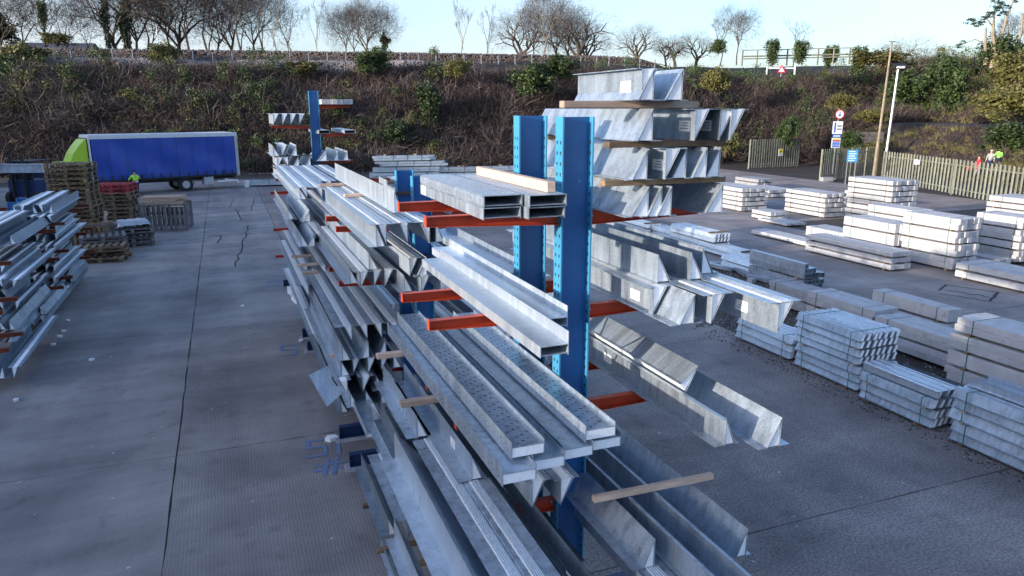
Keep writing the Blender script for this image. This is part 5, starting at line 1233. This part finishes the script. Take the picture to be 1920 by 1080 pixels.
# ------------------------------------------------------------------ vegetation
def mesh_np(name, V, Q, m, tri=False):
    me = bpy.data.meshes.new(name); V = np.asarray(V, dtype=np.float32); Q = np.asarray(Q, dtype=np.int32); n = Q.shape[1]
    me.vertices.add(len(V)); me.vertices.foreach_set('co', V.ravel()); me.loops.add(Q.size); me.loops.foreach_set('vertex_index', Q.ravel())
    me.polygons.add(len(Q)); me.polygons.foreach_set('loop_start', np.arange(0, Q.size, n)); me.polygons.foreach_set('loop_total', np.full(len(Q), n)); me.materials.append(M[m]); me.update(calc_edges=True); return me
def sticks(P0, P1, P2, w0, w1):
    """curved flat twigs: three stations, crossed width"""
    d = P2-P0; r = np.cross(d, np.random.RandomState(5).normal(size=d.shape)); r /= (np.linalg.norm(r, axis=1, keepdims=True)+1e-9)
    n = len(P0); V = np.concatenate([P0-r*w0[:, None], P0+r*w0[:, None], P1-r*w0[:, None]*.7, P1+r*w0[:, None]*.7, P2-r*w1[:, None], P2+r*w1[:, None]]); i = np.arange(n)
    Q = np.concatenate([np.stack([i, i+n, i+3*n, i+2*n], 1), np.stack([i+2*n, i+3*n, i+5*n, i+4*n], 1)]); return V, Q
def scrub(name, u0, u1, d0, d1, nb, per, m, hmin, hmax, spread, seed, ww=.022, zone=None):
    rs = np.random.RandomState(seed); P0 = []; P1 = []; P2 = []
    for b in range(nb):
        if zone: x, y = zone(rs)
        else: x, y = pt_on_bank(rs.uniform(u0, u1), rs.uniform(d0, d1))
        z = bank_h(x, y)-.1; hh = rs.uniform(hmin, hmax)*(1 if z < 8.5 or zone else max(.35, 1-(z-8.5)*.33)); k = per
        base = np.stack([x+rs.normal(0, .35*spread, k), y+rs.normal(0, .3*spread, k), np.full(k, z)], 1)
        th = rs.uniform(0, 6.283, k); el = np.arccos(rs.uniform(0, 1, k)**.8); rr_ = hh*rs.uniform(.55, 1.0, k)
        top = base+np.stack([np.cos(th)*np.sin(el)*rr_*1.15, np.sin(th)*np.sin(el)*rr_*.9, np.cos(el)*rr_+.1], 1)
        mid = (base+top)/2+rs.normal(0, .17*spread, (k, 3)); mid[:, 2] += hh*.22*rs.uniform(0, 1, k)
        s = rs.uniform(0, .6, (k, 1)); b2 = base+(mid-base)*s
        P0.append(b2); P1.append(mid); P2.append(top)
    P0 = np.concatenate(P0); P1 = np.concatenate(P1); P2 = np.concatenate(P2); n = len(P0)
    V, Q = sticks(P0, P1, P2, rs.uniform(ww*.5, ww*1.2, n), np.full(n, ww*.25)); o = ob(name, mesh_np(name, V, Q, m), kind='stuff'); return o
scrub('bramble_scrub', -42, 62, .3, 11.2, 2300, 62, 'twig2', .8, 2.3, 1.3, 11, .026)
scrub('dead_stems', -42, 62, .2, 11.2, 420, 60, 'twig3', 1.4, 3.4, 1.3, 12, .024)
scrub('dark_thicket', -42, 62, .2, 11.2, 1300, 60, 'twig', .8, 2.2, 1.5, 13, .03)
scrub('olive_thicket', -42, 62, 1, 11.2, 380, 40, 'twig4', .6, 1.5, 1.4, 14, .022)
def zr(rs):       # slope on the right beyond the palisade
    while True:
        x = rs.uniform(50, 112); y = rs.uniform(18, 74); d, kk_ = foot_dist(x, y)
        if d > 13.5 and d < 34 and y/x > .18: return x, y
def zmid(rs):
    while True:
        x = rs.uniform(38, 92); y = rs.uniform(62, 104); d, kk_ = foot_dist(x, y)
        if .6 < d < 34 and .25 < bank_h(x, y) < 8.6: return x, y
def zr2(rs):
    while True:
        x = rs.uniform(46, 66); y = rs.uniform(22, 66); d, kk_ = foot_dist(x, y)
        if 1.2 < d < 6.5 and kk_ > 4.2: return x, y
scrub('bramble_scrub', 0, 0, 0, 0, 1500, 52, 'twig2', .8, 2.2, 1.6, 21, .026, zr)
scrub('olive_thicket', 0, 0, 0, 0, 800, 46, 'twig4', .8, 2.2, 1.6, 22, .026, zr)
scrub('dark_thicket', 0, 0, 0, 0, 700, 50, 'twig', .8, 2.0, 1.6, 24, .03, zr)
scrub('bramble_scrub', 0, 0, 0, 0, 1500, 55, 'twig2', .9, 2.6, 1.6, 31, .028, zmid)
scrub('dark_thicket', 0, 0, 0, 0, 800, 50, 'twig', .8, 2.4, 1.6, 32, .03, zmid)
scrub('dead_stems', 0, 0, 0, 0, 400, 46, 'twig3', 1.0, 2.8, 1.5, 33, .024, zmid)
scrub('low_weeds', 0, 0, 0, 0, 260, 50, 'twig4', .2, .6, 1.2, 23, .02, zr2)
scrub('low_weeds', 0, 0, 0, 0, 160, 40, 'twig2', .3, 1.0, 1.2, 25, .02, zr2)

def leaf_mesh(name, n, m, shape, size, seed):
    rs = np.random.RandomState(seed); cl = max(6, n//60); cen = rs.normal(size=(cl, 3)); cen /= np.linalg.norm(cen, axis=1, keepdims=True); cen *= rs.uniform(.35, .95, (cl, 1)); 
    idx = rs.randint(0, cl, n); P_ = cen[idx]*(1+.25*rs.normal(size=(cl, 1))[idx])+rs.normal(0, .16, (n, 3)); P_ = P_*np.array(shape)
    P_[:, 2] += shape[2]*.95
    a = rs.normal(size=(n, 3)); a /= np.linalg.norm(a, axis=1, keepdims=True); b = np.cross(a, rs.normal(size=(n, 3))); b /= np.linalg.norm(b, axis=1, keepdims=True)
    s = rs.uniform(.6, 1.3, (n, 1))*size; V = np.concatenate([P_-a*s, P_+b*s*.6, P_+a*s, P_-b*s*.6]); i = np.arange(n)
    return mesh_np(name, V, np.stack([i, i+n, i+2*n, i+3*n], 1), m)
IV = [leaf_mesh('foliage', 4600, 'leafs', (1, .9, 1), .085, 1), leaf_mesh('foliage', 4000, 'leafs', (.8, .8, 1.5), .09, 2), leaf_mesh('foliage', 4200, 'leafo', (1.2, 1, .8), .08, 3), leaf_mesh('foliage', 1800, 'leafd', (.5, .5, 1.8), .13, 4)]
stemm = MB()
for i in range(7):
    a = i*.9; stemm.tube((0, 0, -.3), (.5*math.cos(a), .5*math.sin(a), 1.3), .05, .02, 4)
stemm = stemm.mesh('stems', 'bark')
def ivy(px, py, D0, sx, kind, sz=None, label=None, lift=0):
    """bush whose middle shows at px,py, standing on the slope"""
    k = D0/1411.; zc = H-(py-204)*k; p = at_d(px, D0); sz = sz or sx; hgt = {0: 1, 1: 1.5, 2: .8, 3: 1.8}[kind]*sz
    o = thing('evergreen_bush', label, 'bush', (p.x, p.y, zc-hgt), rnd.uniform(0, 6), 'evergreen bushes scattered over the bank'); o.scale = (sx, sx, sz)
    ob('foliage', IV[kind], o); ob('stems', stemm, o); return o
def ivy_cover(name, npatch, per, m, seed, umin, umax, dmin, dmax, size=.085, zone=None, hgt=1.2, sp=1.6):
    rs = np.random.RandomState(seed); A = []
    for i in range(npatch):
        if zone: x, y = zone(rs)
        else: x, y = pt_on_bank(rs.uniform(umin, umax), rs.uniform(dmin, dmax))
        k = per; sx = rs.uniform(.5, 1.3)*sp; cl = rs.randint(5, 12); cx = rs.normal(0, sx*.6, cl); cy = rs.normal(0, sx*.5, cl); cz = rs.uniform(.1, hgt*1.3, cl); ix = rs.randint(0, cl, k)
        px_ = x+cx[ix]+rs.normal(0, .3, k); py_ = y+cy[ix]+rs.normal(0, .3, k); b0 = np.array([bank_h(x+cx[j], y+cy[j]) for j in range(cl)])
        A.append(np.stack([px_, py_, b0[ix]+cz[ix]+rs.normal(0, .25, k)], 1))
    P_ = np.concatenate(A); n = len(P_); a = rs.normal(size=(n, 3)); a /= np.linalg.norm(a, axis=1, keepdims=True); b = np.cross(a, rs.normal(size=(n, 3))); b /= np.linalg.norm(b, axis=1, keepdims=True)
    s = rs.uniform(.6, 1.3, (n, 1))*size; V = np.concatenate([P_-a*s, P_+b*s*.6, P_+a*s, P_-b*s*.6]); i = np.arange(n)
    return ob(name, mesh_np(name, V, np.stack([i, i+n, i+2*n, i+3*n], 1), m), kind='stuff')
ivy_cover('ivy_cover', 42, 1300, 'leafs', 41, -42, 44, .5, 10.5, zone=None, hgt=2.1, sp=2.3)
ivy_cover('olive_cover', 22, 800, 'leafo', 42, -42, 44, 1, 11, hgt=1.5, sp=2.0)
ivy_cover('ivy_cover', 50, 700, 'leafs', 43, 0, 0, 0, 0, zone=zmid, hgt=1.9)
ivy_cover('ivy_cover', 60, 700, 'leafs', 44, 0, 0, 0, 0, zone=zr, hgt=2.0)
ivy_cover('olive_cover', 60, 600, 'leafo', 45, 0, 0, 0, 0, zone=zr, hgt=1.8)
BL = [(805, 190, 75, 1.5, 1, 1.25, 'glossy dark green ivy clump right of the tall far rack'), (1000, 150, 78, 2.0, 0, 1.4, 'broad green ivy clump above left of the right stack'), (1050, 128, 79, 1.8, 0, 1.1, 'green clump crowning the slope behind right stack'),
 (735, 245, 73, 1.2, 0, 1.0, 'green bush low on the bank behind middle posts'), (320, 105, 80, 1.5, 2, 1.5, 'olive topped bush standing on the bank edge above the lorry'), (330, 135, 79, 1.1, 3, .9, 'dark ivy column below the olive topped bush'),
 (60, 110, 77, 2.0, 2, 1.7, 'large olive bush at upper left corner of bank'), (95, 160, 75, 2.3, 2, 2.2, 'tall olive bush below the one at upper left'), (30, 150, 74, 1.8, 0, 2.0, 'dark bush at the left frame edge on the bank'), (150, 200, 73, 2.0, 0, 1.8, 'dark shaded bush behind the lime cab'),
 (290, 210, 73, 1.6, 0, 1.4, 'green bush above the lorry roof'), (265, 180, 74, 1.3, 2, 1.2, 'olive bush above middle of the lorry roof'), (480, 185, 75, 1.6, 0, 1.3, 'dark green bush left of the tall far rack'), (690, 120, 79, 1.3, 0, 1.0, 'dark bush at the bank top right of tall rack'), (715, 112, 80, 1.2, 0, 1.0, 'round dark bush beside the track railing'),
 (860, 128, 79, 1.1, 2, 1.0, 'small olive clump near bank top in the middle'), (630, 200, 74, 1.0, 0, .9, 'small green clump right beside the tall rack arms'), (575, 128, 79, 1.6, 2, .8, 'low olive clump at the bank top over the tall rack'),
 (1340, 150, 82, 1.4, 2, 1.6, 'olive green clump right of the stacked lintels'), (1365, 265, 76, 1.5, 2, 1.4, 'olive bush beside right stack near the short fence'), (1478, 250, 76, 1.0, 0, 1.2, 'green ivy clump over the short palisade panel'), (1490, 235, 77, .9, 0, .9, 'small ivy clump beside the short palisade panel'),
 (1770, 160, 66, 1.9, 0, 1.9, 'big dark green bush high on the right slope'), (1760, 140, 67, 1.5, 0, 1.3, 'green bush topping the right slope'), (1700, 165, 68, 2.0, 0, 1.3, 'dark green bush right of the white lamp pole'), (1640, 112, 80, 2.6, 2, 1.0, 'wide olive bush on the skyline left of the lamp pole'),
 (1441, 100, 86, 1.0, 1, .9, 'narrow ivy stump on the bridge railing, left one'), (1491, 100, 86, 1.1, 1, .8, 'ivy topped stump on the bridge railing, second'), (1543, 110, 86, .75, 1, .8, 'narrow ivy stump on the bridge railing, third'), (1555, 104, 86, .7, 1, .6, 'small ivy stump beside the third one'), (1600, 115, 84, 1.1, 1, 1.0, 'ivy mound at right end of the bridge railing'),
 (1340, 92, 88, .9, 0, .7, 'small olive clump on the skyline by the bridge'), (1862, 108, 66, 1.8, 0, 1.5, 'ivy mass at the foot of the tall pine'), (1905, 130, 60, 2.0, 2, 1.8, 'yellow green willow bush at the right frame edge'), (1890, 190, 58, 2.1, 2, 1.5, 'yellow green bush beyond the people at the right edge'), (1900, 255, 52, 1.6, 0, .9, 'dark bush right of the people beyond fence'),
 (12, 62, 98, 2.4, 0, 1.9, 'dark evergreen mound beside the house roof'), (125, 78, 92, 1.6, 2, .9, 'olive mound right of the house roof'), (253, 50, 99, 1.3, 3, 2.2, 'ivy covered trunk column, dark, at upper left'), (218, 40, 99, .9, 3, 1.9, 'slimmer ivy covered trunk left of dark column'), (105, 36, 97, .7, 1, 1.2, 'orange brown ivy clump on a thin trunk'), (727, 82, 98, 1.1, 3, .5, 'small dark evergreen under the round bare tree'),
 (1600, 262, 73, 1.3, 0, .8, 'dark ivy mass spilling over middle of the stone wall'), (1650, 275, 72, .9, 2, .8, 'olive shrub at right end of the stone wall'), (1575, 290, 71, .7, 0, .6, 'low ivy at left foot of the stone wall'), (1575, 190, 76, 1.2, 2, 1.0, 'brown green clump hanging over the stone wall'), (1640, 215, 74, 1.5, 2, .8, 'tan and green shrub over the bridge wall')]
for b in BL: ivy(b[0], b[1], b[2], b[3], b[4], b[5], b[6])

def bare_tree(seed, trunk_h, nb, fan=.8, up=.12, rad=.12, ratio=(.66, .86), levels=7, droop=0.0):
    rs = random.Random(seed); limbs = MB(); T0 = []; T1 = []; T2 = []; TW = []
    def grow(p, d, L, r, lv):
        j = Vector((rs.uniform(-1, 1), rs.uniform(-1, 1), rs.uniform(-.5, 1)))
        mid = p+d*L*.5+j*L*.08; e = mid+(d+Vector((rs.uniform(-1, 1), rs.uniform(-1, 1), rs.uniform(-.5, .8)))*.28).normalized()*L*.5
        if lv <= 3: limbs.tube(p, mid, r, r*.85, 6 if lv < 2 else 4); limbs.tube(mid, e, r*.85, r*.66, 6 if lv < 2 else 4)
        else: T0.append(p); T1.append(mid); T2.append(e); TW.append(max(.014, .036-.006*(lv-4)))
        if lv >= levels: return
        n = nb[min(lv, len(nb)-1)]; a0 = rs.uniform(0, 6.28)
        for i in range(n):
            a = a0+2*math.pi*i/n+rs.uniform(-.5, .5); sx = d.orthogonal().normalized(); sy = d.cross(sx); dv = sx*math.cos(a)+sy*math.sin(a); f_ = fan*rs.uniform(.45, 1.25)
            nd = (d+dv*f_+Vector((0, 0, up if d.z < .75 else up*.2))-Vector((0, 0, droop*max(0, lv-3)))).normalized(); s_ = p.lerp(e, rs.uniform(.35, 1.0)) if i else e
            grow(s_, nd, L*rs.uniform(*ratio), r*.57, lv+1)
    grow(Vector((0, 0, -.5)), Vector((rs.uniform(-.06, .06), rs.uniform(-.06, .06), 1)).normalized(), trunk_h+.5, rad, 0)
    a0 = np.array([tuple(v) for v in T0]); a1 = np.array([tuple(v) for v in T1]); a2 = np.array([tuple(v) for v in T2])
    mz = np.percentile(a2[:, 2], 99.5); k = 10/mz; w = np.array(TW)
    a0 *= k; a1 *= k; a2 *= k; V, Q = sticks(a0, a1, a2, w*.5, w*.28); limbs.v = [(x*k, y*k, z*k) for x, y, z in limbs.v]
    return limbs.mesh('trunk', 'bark'), mesh_np('crown', V, Q, 'twig')
TT = dict(
 big=[bare_tree(1, 2.0, (4, 3, 3, 3, 3, 3, 3, 2), levels=8, fan=1.0, up=.10), bare_tree(2, 2.4, (3, 3, 3, 3, 3, 3, 3, 2), fan=.95, levels=8, up=.12), bare_tree(3, 1.5, (5, 3, 3, 3, 3, 3, 2, 2), rad=.13, fan=1.05, up=.06, levels=8)],
 slim=[bare_tree(4, 3.2, (3, 3, 3, 3, 3, 2, 2), rad=.09, up=.55, fan=.5, ratio=(.5, .72)), bare_tree(5, 3.0, (3, 3, 2, 3, 3, 2, 2), rad=.09, up=.5, fan=.45, ratio=(.52, .72))],
 round=[bare_tree(6, .8, (5, 3, 3, 3, 3, 3, 2), rad=.17, up=.02, fan=1.05), bare_tree(8, .7, (5, 3, 3, 3, 3, 3, 2), rad=.16, up=0, fan=1.1, droop=.05)],
 tall=[bare_tree(9, 3.6, (2, 3, 3, 3, 3, 3, 3), rad=.16, up=.35, fan=.55)])
def tree(px, D0, ytop, kind, var, label, wide=1.0, z0=None, pale=False):
    p = at_d(px, D0); k = D0/1411.; z0 = 11.6 if z0 is None else z0; zt_ = H-(ytop-204)*k; s = (zt_-z0)/10
    o = thing('bare_tree', label, 'tree', (p.x, p.y, z0), rnd.uniform(0, 6.28), 'bare winter trees along the top of the bank'); wide *= {'big': 1.25, 'tall': 1.3, 'round': 1.15, 'slim': .9}[kind]; o.scale = (s*wide, s*wide, s)
    a, b = TT[kind][var % len(TT[kind])]
    if pale: a = a.copy(); a.materials.clear(); a.materials.append(M['barkp'])
    ob('trunk', a, o); ob('crown', b, o); return o
TR = [(180, 103, 10, 'big', 1, 'bare tree closing the gap left of the ivy columns', .5), (270, 106, -50, 'big', 0, 'bare tree behind the dark ivy column', .8), (345, 108, -60, 'big', 2, 'bare tree behind the stout dark one', .8), (420, 108, -40, 'big', 1, 'twiggy bare tree in middle of the left clump', .8), (485, 108, -30, 'big', 0, 'twiggy bare tree at right of the left clump', .7), (1000, 104, 5, 'big', 0, 'dense twiggy tree behind the pale trunk, left side', .6), (1060, 104, 10, 'big', 2, 'dense twiggy tree behind the pale trunk, right side', .6), (1100, 102, 45, 'round', 0, 'small bare tree at right edge of the middle group', .8), (1245, 101, 78, 'round', 1, 'low bare bush tree left of the open crowned one', .8), (670, 104, 8, 'big', 1, 'bare tree filling the round group from behind', .6), (20, 96, -12, 'big', 0, 'bare twiggy tree at the extreme left above the dark mound', .9), (60, 100, -25, 'big', 1, 'bare tree just right of extreme left behind the roof', .8), (108, 100, -5, 'slim', 0, 'thin bare tree over the house roof', 1.3), (140, 97, 15, 'slim', 1, 'wispy bare tree right of the house roof', 1.7),
 (235, 100, -60, 'big', 2, 'large bare tree with ivy columns at upper left', .85), (290, 102, -45, 'tall', 0, 'bare tree between the ivy columns and pale pole', .8), (330, 104, -60, 'big', 0, 'bare tree right of the pale pole', .7), (363, 99, -70, 'big', 1, 'stout dark bare tree left of middle clump', .8), (405, 102, -60, 'tall', 0, 'bare tree right of the stout dark one', .9), (440, 104, -30, 'big', 2, 'reddish twiggy bare tree in the left clump', .65),
 (465, 98, -80, 'tall', 0, 'tall leaning bare tree in the left clump', .7), (505, 99, -70, 'tall', 0, 'tall forked bare tree at right end of left clump', .6), (521, 97, -10, 'slim', 0, 'short thick bare tree beside the tall forked one', 1.0), (555, 100, 20, 'slim', 1, 'low wispy bare tree left of the Y shaped one', 1.5), (604, 98, 8, 'slim', 1, 'Y shaped pollarded bare tree', .8),
 (655, 100, 10, 'big', 0, 'left part of the round bare tree group above the rack', .55), (690, 98, -2, 'big', 2, 'round crowned bare tree above the tall rack', .62), (725, 100, 14, 'big', 1, 'right part of the round bare tree group', .55), (870, 99, 12, 'slim', 0, 'slender leafless birch, left one of two', .8), (918, 99, 18, 'slim', 1, 'slender leafless birch, right one of two', .8),
 (975, 99, 22, 'round', 0, 'spreading bare tree left of the pale trunk', .9), (1022, 98, -30, 'big', 1, 'bare tree with pale trunk rising above its neighbours', .55), (1040, 101, 8, 'big', 2, 'dense bare tree behind the pale trunk', .62), (1075, 99, 20, 'round', 1, 'spreading bare tree right of the pale trunk', .85), (1192, 98, 48, 'round', 0, 'small round crowned bare tree alone on the skyline', .95),
 (1262, 98, 70, 'round', 1, 'low scrubby bare tree right of the lone round one', 1.0), (1300, 100, 62, 'round', 0, 'low spreading bare tree with open crown', 1.1), (1375, 96, 16, 'big', 0, 'bare tree with fan crown above right stack', .62), (1345, 99, 35, 'slim', 0, 'wispy bare tree behind the fan crown', 1.2), (1480, 100, 42, 'slim', 1, 'small bare tree over the bridge railing', 1.4),
 (1695, 88, 72, 'round', 0, 'grey twiggy tree behind the lamp pole', 1.2), (1900, 70, 20, 'big', 1, 'bare tree at the extreme right behind the pine', .7), (1875, 74, 25, 'slim', 0, 'thin bare trunk right of the pine', 1.0)]
for t in TR: tree(t[0], t[1], t[2], t[3], t[4], t[5], t[6], z0=(8.5 if t[0] > 1650 else 11.6), pale=(t[0] in (1022, 521, 604, 870)))
# scots pine on the right
pn = at_d(1845, 66); pz = 8.2
pine = thing('pine_tree', 'sparse pine with pale forked trunks and dark needle tufts at upper right', 'tree', (pn.x, pn.y, pz))
g = MB(); k = 66/1411.
def W_(px, py): q = at_d(px, 66); return (q.x-pn.x, q.y-pn.y, H-(py-204)*k-pz)
for pts, r in (([(1850, 130), (1848, 100), (1840, 70), (1838, 35)], .30), ([(1850, 125), (1856, 85), (1862, 40), (1870, 8), (1872, -10)], .20), ([(1835, 125), (1830, 90), (1826, 60)], .16), ([(1885, 110), (1892, 70), (1890, 35)], .14), ([(1838, 40), (1820, 45), (1800, 55)], .06), ([(1832, 90), (1810, 80), (1785, 90)], .05), ([(1862, 40), (1845, 20), (1840, 8)], .06), ([(1840, 60), (1822, 40), (1830, 15)], .06)):
    for i in range(len(pts)-1): g.tube(W_(*pts[i]), W_(*pts[i+1]), r*(1-.25*i), r*(1-.25*(i+1)), 7)
ob('trunk', g.mesh('trunk', 'barkp'), pine)
nd = leaf_mesh('needles', 420, 'leafd', (.9, .7, .38), .07, 9)
for (a, b, s) in ((1800, 50, .8), (1812, 54, .7), (1782, 92, .6), (1845, 22, .9), (1838, 30, .8), (1856, 6, .9), (1870, 0, .8), (1850, 36, .6), (1828, 38, .7), (1874, 14, .5), (1790, 85, .4), (1835, 12, .6), (1862, 24, .5), (1820, 44, .5)):
    w_ = W_(a, b); ob('needles', nd, pine, (w_[0], w_[1], w_[2]-.3*s), (0, 0, rnd.uniform(0, 6)), (s, s, s))
# bridge railings at the skyline right of centre
bp0 = at_d(1385, 88); bp1 = at_d(1612, 84); brl = thing('bridge_railing', 'pale green railing of the bridge crossing the skyline at right', 'railing', (0, 0, 0)); g = MB()
kk = 86/1411.; z1 = H-(97-204)*kk; z2 = H-(108-204)*kk; z3 = H-(112.5-204)*kk
g.tube((bp0.x, bp0.y, z1), (bp1.x, bp1.y, z1), .05, .05, 5).tube((bp0.x, bp0.y, z2), (bp1.x, bp1.y, z2), .09, .09, 5).tube((bp0.x, bp0.y, z3), (bp1.x, bp1.y, z3), .07, .07, 5); ob('rail', g.mesh('rail', 'palisade'), brl)
for i in range(9): q = bp0.lerp(bp1, i/8); ob('post', cached('brp', lambda: MB().box(-.06, .06, -.06, .06, z3-.8, z1).mesh('post', 'palisade')), brl, (q.x, q.y, 0))
# litter specks on the yard
for k_, (px, py) in enumerate(((622, 826), (565, 640), (128, 602), (112, 632), (100, 647), (30, 752), (120, 622), (172, 676), (455, 575))):
    p = at_z(px, py); s = .07+.05*(k_ < 1)
    tag(ob('litter', cached(('lit', s), lambda: fixn(MB().prism_z([(-s, 0), (-.3*s, -.7*s), (s, -.3*s), (.6*s, .6*s), (-.5*s, .8*s)], 0, s*.6).mesh('litter', 'white'))), None, (p.x, p.y, .004), (0, 0, k_)), 'small white scrap of litter lying on the concrete', 'litter', 'white scraps of litter on the concrete')
# concrete pads under base leg tips
for k_, (y) in enumerate((11.3, 12.45, 17.75, 18.9)):
    tag(ob('concrete_pad', MB().prism_x([(-.14, 0), (.14, 0), (.12, .038), (-.12, .038)], 1.42, 2.6).mesh('concrete_pad', 'conc_old'), None, (0, y, 0)), f'narrow concrete pad under base leg, {ORD[k_]} going away along left side', 'pad', 'concrete pads under the rack legs')
